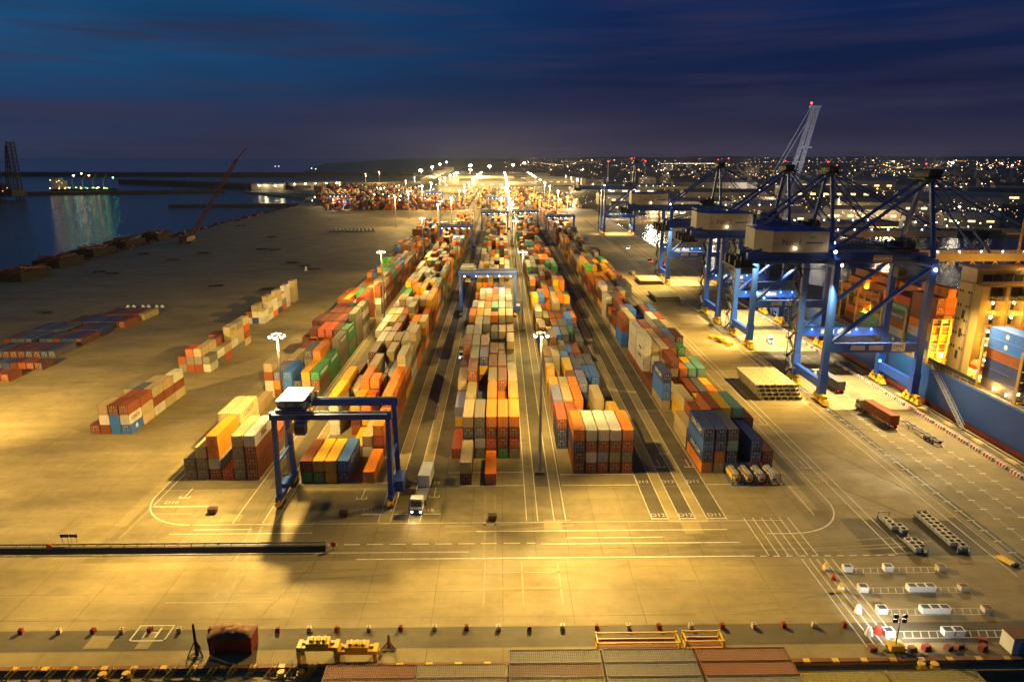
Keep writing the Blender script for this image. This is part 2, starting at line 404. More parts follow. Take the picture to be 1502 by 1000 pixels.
for x, y in ((-29.4, 129), (-14.3, 129.5), (38.8, 150), (36.3, 143), (43, 143), (-66.5, 130), (69.6, 142), (69.5, 168), (-70, 146)):
    vline(x, y, y+4.2, .22); hline(x-1.1, x+1.1, y, .28); vline(x-1, y, y+.9, .22); vline(x+1, y, y+.9, .22)
for x0, x1, y in ((17, 26.5, 113.3), (-59, -48, 117.3), (-92, -6, 109.0)): hline(x0, x1, y, .2)
structure(mk.build('road_marking', M_MARK))
mk = MB()
hline(-30, -27, 121, .1)
for x0, w, y0, y1 in ((-44.5, 8, 118.0, 120.6), (8, 3.4, 116.4, 120), (34.6, 3.6, 114.5, 119.4), (70.5, 2, 119.2, 122.8), (84.6, 3, 118.5, 120), (-55.5, 4, 120.4, 123)): mk.box(x0, x0+w, y0, y1, .026, .030)
for x0, w, y0, y1 in ((-61, 3.5, 84.8, 87.5), (-53.5, 2, 84.6, 88.3)): mk.box(x0, x0+w, y0, y1, .026, .030)
structure(mk.build('patched_paving', M_STRIP))
for s, x, y in (('D12', 30.9, 121.4), ('D12', 36.4, 121.4), ('D11', 42.2, 121.4), ('D12', 30.6, 135.8), ('D12', 36.2, 135.8), ('D11', 41.8, 135.8), ('D15', -15.2, 124.0), ('D15', -15.0, 136), ('D13', -26.6, 124), ('D14', -23.6, 124), ('D16', -68.2, 128.1), ('D10', 70, 135.5)):
    structure(text(s, 1.7, M_MARK, None, (x, y, .03), (0,0,0), 'road_lettering', .003))
# tyre marks, cracks and faint old paint
mk = MB(); rg = random.Random(19)
def ribbon(pts, w, z=.029):
    for (x0, y0), (x1, y1) in zip(pts, pts[1:]):
        d = math.hypot(x1-x0, y1-y0) or 1; nx_, ny_ = -(y1-y0)/d*w/2, (x1-x0)/d*w/2
        mk.add([(x0-nx_,y0-ny_,z),(x1-nx_,y1-ny_,z),(x1+nx_,y1+ny_,z),(x0+nx_,y0+ny_,z)], [(0,1,2,3)])
for i in range(9):
    x, y = rg.uniform(-90, 85), rg.choice((rg.uniform(90, 118), rg.uniform(92, 105), rg.uniform(107, 126)))
    a = rg.choice((rg.gauss(0, .05), rg.gauss(0, .04), rg.gauss(math.pi/2, .05))); da = rg.gauss(0, .006); L = rg.randint(14, 34); pts = []
    for k in range(L): pts.append((x, y)); x += 1.3*math.cos(a); y += 1.3*math.sin(a); a += da
    pts = [p for p in pts if 89.2 < p[1] < 131 and p[0] < 117]
    for o in (-1.0, 1.0): ribbon([(px_+o*math.sin(a), py_-o*math.cos(a)) for px_, py_ in pts], rg.uniform(.4, .6))
structure(mk.build('tyre_mark', paint('rubber_on_concrete', (.255,.20,.105), .85, .9, 0, .5, .72)))
mk = MB()
for (x0, y0), (x1, y1) in (((-32,109.6),(-37.5,92)), ((60,150),(88,110)), ((-130,150),(-105,164)), ((75,160),(88,128))):
    n_ = 22; pts = [(x0+(x1-x0)*k/n_+rg.uniform(-.22,.22), y0+(y1-y0)*k/n_+rg.uniform(-.22,.22)) for k in range(n_+1)]; ribbon(pts, rg.uniform(.08,.14), .0312)
structure(mk.build('paving_crack', paint('crack_dark', (.10,.08,.05), .95, .3)))
mk = MB()
for x in (-3.1, 3.3, 9.6): mk.box(x-.16, x+.16, 93.5, 105.6, .024, .0275)
for y in (98.2, 102.6): mk.box(-3.4, 10, y-.14, y+.14, .024, .0275)
for x0, x1, y in ((-54, -36.5, 95.2), (-30, -20, 95), (-70,-62,123.4)): mk.box(x0, x1, y-.12, y+.12, .024, .0275)
structure(mk.build('worn_paint', MARKW))
# white painted H by the dock
hm = MB()
for x0, x1, y0, y1 in ((-55.2,-49.9,86.2,86.45),(-55.2,-49.9,89.6,89.8),(-55.2,-54.95,86.2,89.8),(-50.1,-49.9,86.2,89.8),(-53.6,-53.3,87,89.2),(-51.8,-51.5,87,89.2),(-53.3,-51.8,88,88.25)): hm.box(x0, x1, y0, y1, .03, .034)
structure(hm.build('painted_letter', M_MARK))
# crane rails let into the quay
rl = MB()
for x in (92.0, 118.3):
    rl.box(x-.9, x+.9, 80.5, 760, .018, .022, M_ASPHD); rl.box(x-.09, x+.09, 80.5, 760, .022, .12, STEEL)
structure(rl.build('crane_rail'))

# ------------------------------------------------------------------ shipping containers
PAL = {'o':((.72,.19,.004),'orange'),'y':((.70,.37,.010),'yellow'),'c':((.43,.32,.16),'cream'),'w':((.56,.51,.43),'white'),'g':((.17,.145,.11),'grey'),
 'k':((.075,.08,.105),'slate'),'b':((.03,.14,.52),'blue'),'n':((.022,.045,.16),'navy'),'B':((.02,.20,.75),'bright blue'),'r':((.215,.048,.013),'rust brown'),
 'm':((.105,.026,.016),'maroon'),'R':((.50,.07,.014),'red'),'t':((.13,.34,.26),'teal'),'e':((.03,.22,.08),'green'),'G':((.10,.60,.05),'bright green'),
 'l':((.18,.20,.36),'lavender'),'d':((.30,.27,.10),'olive')}
CW, CH, CL = 2.44, 2.59, 12.19
def cont_mesh(L, name):
    bm = bmesh.new()
    bmesh.ops.create_cube(bm, size=1.0)
    for v in bm.verts: v.co = ((v.co.x)*CW, (v.co.y)*L, (v.co.z+.5)*CH)
    fs = [f for f in bm.faces if abs(f.normal.z) < .5 or f.normal.z > .5]
    for f in fs:
        r = bmesh.ops.inset_individual(bm, faces=[f], thickness=.13, depth=-.05)
    for sx in (-1, 1):
        for sy_ in (-1, 1):
            for zz in (.09, CH-.09):
                q = bmesh.ops.create_cube(bm, size=1.0)
                for v in q['verts']: v.co = (sx*(CW/2-.09)+v.co.x*.2, sy_*(L/2-.09)+v.co.y*.22, zz+v.co.z*.2)
                for f in {f for v in q['verts'] for f in v.link_faces}: f.material_index = 1
    me = bpy.data.meshes.new(name); bm.to_mesh(me); bm.free(); me.materials.append(M_CONT); me.materials.append(RUST); return me
ME40, ME20 = cont_mesh(CL, 'container_40'), cont_mesh(6.06, 'container_20')
def door_mesh():
    b = MB(); b.box(-.57, .57, -.035, .0, .16, 2.43, M_CONT); b.box(.12, .46, -.04, -.035, 1.95, 2.15, CREAM); b.box(-.1, .1, -.04, -.035, 1.2, 1.38, CREAM); return b.mesh('door')
ME_DOOR = door_mesh()
def rod_mesh():
    b = MB()
    for x in (-.3, .25):
        b.tube((x, -.06, .12), (x, -.06, 2.47), .03, n=6); b.box(x-.02, x+.16, -.075, -.045, 1.05, 1.12)
    return b.mesh('locking_bar', GREY)
ME_ROD = rod_mesh()
TOK = {}
palw = {0:'cgrrmorbkrmo', 1:'cwyorrgtoymro', 2:'wcrgoyorenkmr', 3:'mkgrneormrtk', 4:'cgrrmybkorm'}
def bays(s): return [t.split() for t in s.strip().split('\n')]
SPEC = {}
SPEC[2] = bays('''
. mc . o . .
R mgkc gwgg rRro erro dRro
gyl mwmc nkn rroo rro oroo
mwrc rgrrr nn rwrc rrgr rrwc
4gr.r 5rg 5n 4r 4r 3w
5r 5g 5r 4r 3r dyd
5g 5g 4g 3k 3m 4c
1w 5c 5g 4g 4c 4r
rrrro ddddy mmmmc rrrro wwwwc mgmgc
4l 5w 5o 5t 5w 5g
4w 4R 5y 5o 5w 5w
3w 5w 5w 5R 4c 4r
. 4k 3e 3e 4w 4c
3o 2k 3m 4c 4w 4r
4y 4o 5c 4k 5c 4y
5w 5y 4g 5w 5y 5w
5c 4k 5g 5o 4r 5c
5o 5y 5c 4k 5c 5l
4w 5k 5r 5n 5y 4c
4c 5k 4k 5y 4g 4c''')
SPEC[1] = bays('''
er ey yy nb . o
. . . y wc rRo
wwwy . rmY ryo . rrro
rrry 3c rroo moro . rrro
3r . 4c 3g ccw 5wc
. crrm . wwcc wcc wwgc
. rccw rwwc rrrr wggc 5c
rrrw wrrc rrrr ncc bbwc .
wwcw wccc rrrm kwc rrro 4c
wccc 4w 4r 5g kkb rrrr
4w 5c 5w 5c rrrrc rrryy
4y 5e 4y 4o 5w 5o
4e 4w 5o 5y 4y 5r
5y 5o 4o 5y 5y 5t
5c 5c 4y 5t 4r 3c
4c 5w 5w 4c 3k 5d
5c 5w 4w 4y 4b 5d
5c 4b 4o 5r 4b 5o
4g 5y 5t 4c 5o 5y
5y 4o 4b 5r 5o 4y''')
SPEC[0] = bays('''
gg ggc rwoo R gggc rrrw
. wwcc wwcc . . 2r
. . . o . 2c
1c . . 1o . 1c
wwrc rol obb 2n ccy 3e
wwc wcc 2m ccgk rloo eee
2m wcr 3m rro 3r gggg
3m 4m rmmR rrrR 4m egee
4m 4m mmmm rrrr 4m ggggg
. 4m 4m 4m 4m wwgwg
3r 4r 4r 4e 5R 1c
4r 4y 4r rrrre rrrrr .
rrrr rrro rrry 4r 5c ggwrr
2c wwc wwg wwmo rrrmc rrwrc
3w 3y 3o 4c 4w 5r
oyo yoo nbo 4c 5w 5e
4o 4b 5y 5G 5t 5R
lol bbb yyy 5y 5G 5b
4b 5G 5G 5R 5b 4o
4c 4g 4g 5r 5g 4g
3c 3c 4g 4w 5g 4g
4g 3c 4k 4w 4c 4g''')
SPEC[3] = bays('''
. rmno rwrw Rlrw rdrw RgRo
nnr nnr 2w o c cwy
wol woc wwo . ycc .
yyy woc ooo nnl . .
wyy . ymy gnn bb bb
wrr ycc 3b gc kk wk
rrg 4m ggg lb rr .
4m wwc kkb rkk . rk
3c . rrr bbk 4b kk
4w ddd rrr rrr kbb rko
kkc ddr . 4c kkl kkk
yyyy nnbb 3o ggcc rrro yyyy
roo 4c oroo wwll yyyy yyy
5o . 4c . 5y ooooo
. 4m 5m 4r 5m .
4k 4t 4m 5m 4m 4m
5e 5k 4g 4c 4k 5e
5g 5k 4c 4c 5e 5t
4r 5k 5k 5o 5o 5o
5g 4k 5r 5y 5o 4o''')
SPEC[4] = bays('''
onbn donn knTk . knn rr
cc rrr wyyr rrry 4t rrr
. yyc . 2y 2w 2r
cbbn 2c . rr kk ro
r wwc 4r rro kkt rot
rwwww wwwc rrcc 4r 4e 3c
rwwww 4w 4c 4m 4k 4m
. 3r 4r 4g 4k 4c
bbrr wrrc 3r 3r 4w 4r
wrr 4c kkkb 3b rrrr bbbb
3o 4r 3r 4g 4d 3g
wwww 4g rrRR 3c 3g 3g
5w 5k 4g 4c 4k 3c
5o 4w 3r 3c 4k 4g
4o 4r 4o 3m 4n 4r
RRRo Goyy yyyy 3o rrry 4r
5G 5y 4o 5y 4o 4m
5y 5r 5y 4r 5y 4k
5y 5r 4g 4e 5e 4r
4w 5y 5t 4o 4r 3r
4w 4w 4m 5r 5w 4m
5m 4k 4c 5d 5r 5r
5k 4g 4m 5c 5c 4m''')
PITCHY = 13.3
ALL = []        # every container of the site: (x centre, y front, z, length, colour code, block, bay, column, tier, top)
rnd = random.Random(11)
def stack(tok, pal):
    tok = tok.replace('Y', 'y').replace('T', 't')
    if tok == '.' : return ''
    if tok[0].isdigit():
        n = int(tok[0]); t = tok[1:].replace('.', '')
        return ''.join(rnd.choice(pal) for _ in range(n-len(t))) + t
    return tok.replace('.', '')
NB = [38, 46, 60, 60, 50]
for bi, (x0, y0) in enumerate(BLK):
    for k in range(NB[bi]):
        spec = SPEC[bi]
        yb = y0 + PITCHY*k
        for c in range(6):
            if k < len(spec): st = stack(spec[k][c], palw[bi])
            else:
                hh = rnd.choice((2,3,4,4,5,5)) if rnd.random() > .07 else 0
                if k % 11 == 7: hh = min(hh, rnd.choice((0,1,2)))
                st = ''.join(rnd.choice(palw[bi]+('yow' if k % 5 == 2 else '')) for _ in range(hh))
            split = (rnd.random() < (.28 if bi in (3, 4) else .1)) and k > 2
            for t, code in enumerate(st):
                x = x0 + 2.7*(c+.5) + rnd.uniform(-.05, .05)
                top = t == len(st)-1
                if split:
                    ALL.append((x, yb, t*2.62, 6.06, code, bi, k, c, t, top, 'f'))
                    if not (top and rnd.random() < .3): ALL.append((x, yb+6.13, t*2.62, 6.06, rnd.choice(palw[bi]) if rnd.random() < .5 else code, bi, k, c, t, top, 'r'))
                else: ALL.append((x, yb+rnd.uniform(-.06, .06), t*2.62, CL, code, bi, k, c, t, top, ''))
# short stacks standing out on the open concrete at left (20 ft boxes side by side)
def loose(bi, x0, y0, rows):
    for k, row in enumerate(rows):
        for c, tok in enumerate(row.split()):
            if tok == '.': continue
            for t, code in enumerate(tok):
                ALL.append((x0+2.62*(c+.5), y0+6.25*k, t*2.62, 6.06, code, bi, k, c, t, t == len(tok)-1, ''))
loose(5, -105.4, 164.2, ['r rwc bbr bwr', '. cc wrr ccr', '. cwg ggk wrc', '. . crc crc', '. . . crw'])
loose(6, -106.4, 216.4, ['gr rgR rgc wg', '. gc gwc gw', 'gg gw grr Rc', '. ccr rrm gwcc', '. . cg gccg', '. . ccg crRc'])
loose(7, -108.4, 283.2, ['wr nwc ww', '. cwc wcwc', '. rrr oww', '. wrr nwcc', '. crb Rlw', '. cwR wwww', '. . . ', '. . cccc'])
for xx, yy, rowcodes in ((-182, 206.9, 'm.rmmnnmrr'), (-182, 219, 'mrnmnknmrrm'), (-181, 233, 'nkmmmkmnk'), (-187, 250, 'mkkn.nkmnnm'), (-186, 263.5, 'nknkk.mmnn'), (-180, 277, 'mmnnknkmr'), (-176, 291, '.mmkrmrc')):
    for c, code in enumerate(rowcodes):
        if code != '.': ALL.append((xx+2.66*(c+.5), yy, 0, CL if yy > 225 else 6.06, code, 8, int(yy), c, 0, True, ''))
# the far yard
for k in range(40):
    for c in range(50):
        if rnd.random() < .3 or k % 9 == 8: continue
        for t in range(rnd.choice((1, 2, 3, 4, 5))):
            ALL.append((-228-k*4.2+c*2.75+(c//7)*6, 905+k*14.5, t*2.62, CL, rnd.choice('rrmmcgkoRnwr'), 9, k, c, t, True, ''))
for c in range(40):
    for k in range(32):
        if rnd.random() < .25: continue
        for t in range(rnd.choice((1, 2, 3, 4))): ALL.append((-60+c*2.75+(c//6)*10, 932+k*14.5, t*2.62, CL, rnd.choice('rcwgyookmwc'), 9, k, c, t, True, ''))
# on the ship: the stacks seen over the quay
SHIPST = [(153.2, 123.6, 11.6, ['gnnrbb','gnkrbb','grnnbr','rnnrbo','rnorbb','knnrbg']),
          (188, 123.7, 11.6, ['wbworrr','crorwrRo','rrrorro','corrcor','crcoyrc','rrorrcw','ooyorrc','crorrow','crorrry']),
          (200.6, 123.7, 11.6, ['bwrkeR','rwrroR','rworoR','rcorro','rorcrw','rrocro','rocrrc','rrcrow']),
          (216.5, 123.7, 11.6, ['tt','gt','wg','rrrro','rrcro','rocrro','rocrrb','rcorrw']),
          (231, 126.5, 11.6, ['ro','rwo','rrwo','rrrro','rcrrro','rrcrro']),
          (247, 126.5, 11.6, ['rr','rwg','rrco','rrrwo','rcrrrr','rrcgro'])]
for i, (ys, xs, z, sts) in enumerate(SHIPST):
    for c, st in enumerate(sts):
        for t, code in enumerate(st):
            ALL.append((xs+2.52*(c+.5), ys, z+t*2.62, CL, code, 10, i, c, t, t == len(st)-1, ''))
# which of them show largest: rays from the camera to points on each box
tv, tf = [], []
for a in ALL:
    x, y, z, L = a[:4]; o = len(tv)
    tv += [(x+sx*CW/2, y+yy*L, z+zz*CH) for zz in (0, 1) for sx, yy in ((-1,0),(1,0),(1,1),(-1,1))]
    tf += [tuple(o+i for i in f) for f in ((3,2,1,0),(4,5,6,7),(0,1,5,4),(1,2,6,5),(2,3,7,6),(3,0,4,7))]
bvh = BVHTree.FromPolygons(tv, tf)
EYE = Vector((0, 0, H))
def tri(p): return p
def area(q):
    s = 0
    for i in range(len(q)):
        a, b_ = q[i], q[(i+1) % len(q)]; s += a[0]*b_[1]-a[1]*b_[0]
    return abs(s)/2
def score(a):
    x, y, z, L = a[:4]; sc_ = 0; front = 0
    s = -1 if x > 0 else 1
    faces = [[(-1,0,1),(1,0,1),(1,1,1),(-1,1,1)], [(-1,0,0),(1,0,0),(1,0,1),(-1,0,1)], [(s,0,0),(s,1,0),(s,1,1),(s,0,1)]]
    for fi, f in enumerate(faces):
        w = [Vector((x+i*CW/2, y+j*L, z+k*CH)) for i, j, k in f]
        pp = [PX(*v) for v in w]
        if all(p[0] < 0 or p[0] > 1502 or p[1] < 0 or p[1] > 1000 for p in pp): continue
        A = area(pp); vis = 0
        for u, v in ((.5,.5),(.2,.25),(.8,.25),(.2,.75),(.8,.75)):
            t = w[0]*(1-u)*(1-v)+w[1]*u*(1-v)+w[2]*u*v+w[3]*(1-u)*v
            d = t-EYE; hit = bvh.ray_cast(EYE, d.normalized())
            if hit[3] is None or hit[3] > d.length-.15: vis += 1
        sc_ += A*vis/5
        if fi == 1: front = A*vis/5
    return sc_, front
scored = []
for i, a in enumerate(ALL):
    s, f = score(a) if (a[5] != 9 and a[1] < 460) else (0, 0)
    scored.append((s, f, i))
N_OWN = 292
own = {i: (s, f) for s, f, i in sorted(scored, reverse=True)[:N_OWN] if s > 8}
TIER = ['ground-level','second-tier','third-tier','fourth-tier','fifth-tier','sixth-tier','seventh-tier','eighth-tier']
BNAME = ['leftmost long block','block under near gantry crane','central block','block right of tall lamp mast','block nearest quay cranes']
def jitter(code):
    c = PAL[code][0]; k = rnd.uniform(.82, 1.18)
    return tuple(min(.85, x*k*rnd.uniform(.93, 1.07)) for x in c)
def lab(a):
    x, y, z, L, code, bi, k, c, t, top, half = a
    col = PAL[code][1]; sz = ''
    if bi <= 4: return f"{col} {TIER[t]} {sz}container, {ordn(c)} column, {half and {'f':'near half of ','r':'rear half of '}[half]}{ordn(k)} bay, {BNAME[bi]}"
    if bi in (5, 6, 7): return f"{col} {TIER[t]} container, {ordn(c)} column, {ordn(k)} row of the {['nearest','middle','farthest'][bi-5]} loose left stack"
    if bi == 8: return f"{col} single container, {ordn(c)} from left in {ordn([206,219,233,250,263,277,291].index(k))} low row at left"
    return f"{col} {TIER[t]} container aboard ship, {ordn(c)} column from the quay, {ordn(k)} bay"
rest = MB()
BOXES = {}
n_doors = 0
for i, a in enumerate(ALL):
    x, y, z, L, code, bi, k, c, t, top, half = a
    zz = z + .03
    if i in own:
        o = bpy.data.objects.new('shipping_container', ME40 if L > 7 else ME20); COL.objects.link(o)
        o.location = (x, y+L/2, zz); o.color = (*jitter(code), 1)
        tag(o, lab(a), 'container', 'stacked shipping containers'); BOXES[(bi, k, c, t)] = o
        if own[i][1] > 55:
            for sx in (-.575, .575):
                d = bpy.data.objects.new('door', ME_DOOR); COL.objects.link(d); d.parent = o; d.location = (sx, -L/2+.012, 0); d.color = o.color
                if sx > 0: d.scale.x = -1
                r = bpy.data.objects.new('locking_bar', ME_ROD); COL.objects.link(r); r.parent = d
                n_doors += 1
    else:
        rest.box(x-CW/2, x+CW/2, y, y+L, zz, zz+CH, M_CONTS, jitter(code))
ro = rest.build('shipping_containers')
ca = ro.data.color_attributes.new('Col', 'FLOAT_COLOR', 'CORNER')
buf = []
for f, c in zip(rest.f, rest.c): buf += [c[0], c[1], c[2], 1]*len(f)
ca.data.foreach_set('color', buf)
tag(ro, 'mass of mixed coloured shipping containers filling the far yard blocks', 'containers', None, 'stuff')
def star(n=7, r=.8, r2=.42):
    b = MB(); pts = []
    for i in range(2*n):
        rr = r if i % 2 == 0 else r2; t = math.pi*i/n; pts.append((rr*math.cos(t), rr*math.sin(t)))
    b.prism(pts, 0, .02); return b.mesh('emblem', WHITE)
ME_STAR = star()
def side_text(key, s, size, m, side=1, dy=0):
    o = BOXES.get(key)
    if not o: return
    L = 12.19 if o.data == ME40 else 6.06
    rot = (math.pi/2, 0, math.pi/2) if side > 0 else (math.pi/2, 0, -math.pi/2)
    if s == '*':
        e = bpy.data.objects.new('emblem', ME_STAR); COL.objects.link(e); e.parent = o; e.location = (side*(CW/2-.03), dy, 1.35); e.rotation_euler = rot
    else: text(s, size, m, o, (side*(CW/2-.035), dy, 1.3), rot)
side_text((5,0,3,0), '*', 1, WHITE); side_text((5,0,3,1), 'COSCO', 1.2, DARK)
side_text((1,0,3,1), 'CMA CGM', 1.9, WHITE, 1, 1); side_text((0,0,5,3), 'MSC', 2.0, DARK)
side_text((0,1,2,3), 'COSCO', 1.8, DARK); side_text((0,0,2,1), 'TEX', 1.2, DARK)
side_text((0,4,5,2), 'EVERGREEN', 1.5, WHITE); side_text((0,5,5,2), 'EVERGREEN', 1.5, WHITE); side_text((0,7,5,3), 'EVERGREEN', 1.5, WHITE)
side_text((0,6,5,3), 'EVERGREEN', 1.4, WHITE)
side_text((4,0,0,3), 'CMA CGM', 1.7, WHITE, -1); side_text((4,0,0,1), 'CMA CGM', 1.7, WHITE, -1); side_text((4,3,0,3), 'CMA CGM', 1.7, WHITE, -1)
for k, t in ((4,1),(4,2),(5,3),(5,2)): side_text((4,k,0,t), 'MAERSK', 1.3, DARK, -1)
side_text((10,0,0,5), '*', 1, WHITE, -1); side_text((10,0,0,4), '*', 1, WHITE, -1); side_text((10,2,0,0), '*', 1, WHITE, -1)
side_text((10,2,0,4), 'EVERGREEN', 1.6, WHITE, -1); side_text((10,2,0,3), 'Hapag-Lloyd', 1.3, WHITE, -1)
for c in (6, 7):
    side_text((6,4,3,3), 'COSCO', 1, DARK); side_text((6,3,3,3), 'COSCO', 1, DARK); break

# ------------------------------------------------------------------ lamp masts
def mast(loc, label, h=32.5, bright=True):
    r = thing('lamp_mast', (*loc, 0), label, 'lamp mast', 'tall floodlight masts of the container yard')
    b = MB(); b.smooth = False
    b.tube((0,0,.5), (0,0,h), .42, .2, 10); b.build('pole', GREY, r)
    b = MB(); b.cbox(0,0,.3,2.2,2.2,.6); b.build('base', M_PAD, r)
    b = MB()
    for i in range(10):
        t0, t1 = 2*math.pi*i/10, 2*math.pi*(i+1)/10
        b.bar((1.15*math.cos(t0),1.15*math.sin(t0),h), (1.15*math.cos(t1),1.15*math.sin(t1),h), .12, .12)
        if i % 2 == 0: b.bar((0,0,h), (1.15*math.cos(t0),1.15*math.sin(t0),h), .1, .1)
    b.build('head_ring', STEEL, r)
    for i in range(6):
        t = 2*math.pi*(i+.5)/6; c, s = math.cos(t), math.sin(t)
        b = MB(); b.cbox(1.3*c, 1.3*s, h-.2, .6, .6, .5, STEEL, t); f = b.build('floodlight', None, r)
        q = MB(); q.cbox(1.48*c, 1.48*s, h-.5, .4, .44, .34, None, t); q.build('lens', LENS, f)
    return r
MASTS = [(8.4, 140.6, 'tall lit lamp mast between the central block and the block to its right'),
         (-47.7, 140.6, 'tall lit lamp mast behind the near gantry crane'),
         (8.4, 270.5, 'lit lamp mast beside the right leg of the second gantry crane'),
         (-47.7, 271, 'lit lamp mast at the green containers of the leftmost long block'),
         (-48.5, 423, 'lit lamp mast at the far end of the leftmost long block'),
         (8.4, 404, 'lit lamp mast half hidden among the middle bays of the central block'),
         (-51, 584, 'smaller lit lamp mast beyond the end of the leftmost long block'),
         (8.4, 540, 'lit lamp mast among the far bays of the central block')]
K = (1, .685, .20)
for x, y, l in MASTS: mast((x, y), l)
mast((-150, 128), 'tall lamp mast lighting the open concrete at far left')
def mlight(x, y, w, aims, wp):
    point((x, y, 30.6), wp, K, 1.0, 'mast_light')
    for (tx, ty, k, ang) in aims: spot((x+.2*(1 if tx > x else -1), y+2.4*(1 if ty > y else -1), 31.6), (tx, ty, 0), w*k, K, ang, .9 if ang > 80 else .65, .6, 'mast_flood')
PW = 1.55
mlight(8.4, 140.6, 150e3*PW, [(-4, 86, .30, 130), (-26, 92, .55, 56), (-2, 80, .85, 48), (24, 88, .6, 56), (50, 94, 1.2, 110), (-15, 190, .45, 110), (35, 185, .5, 110)], 11e3*PW)
mlight(-47.7, 140.6, 150e3*PW, [(-36, 94, .6, 125), (-52, 90, .7, 55), (-30, 104, .45, 55), (-74, 108, .6, 60), (-95, 118, .7, 110), (-85, 190, 1.0, 110), (-25, 185, .5, 110)], 20e3*PW)
mlight(8.4, 270.5, 55e3*PW, [(-10, 225, .8, 110), (38, 225, .8, 110), (-12, 320, .8, 110), (35, 320, .8, 110)], 12e3*PW)
mlight(-47.7, 271, 60e3*PW, [(-95, 225, 2.0, 110), (-25, 225, .8, 110), (-92, 325, 2.4, 100), (-25, 320, .8, 110)], 12e3*PW)
for x, y in ((-48.5, 423), (8.4, 404), (-51, 584), (8.4, 540)):
    mlight(x, y, 42e3*PW, [(x-25, y-45, 1, 110), (x+25, y-45, 1, 110), (x, y+60, 1.0, 120)], 14e3*PW)
mlight(-150, 128, 150e3*PW, [(-118, 160, .9, 130), (-108, 92, .9, 130), (-130, 260, 3.2, 95)], 20e3*PW)

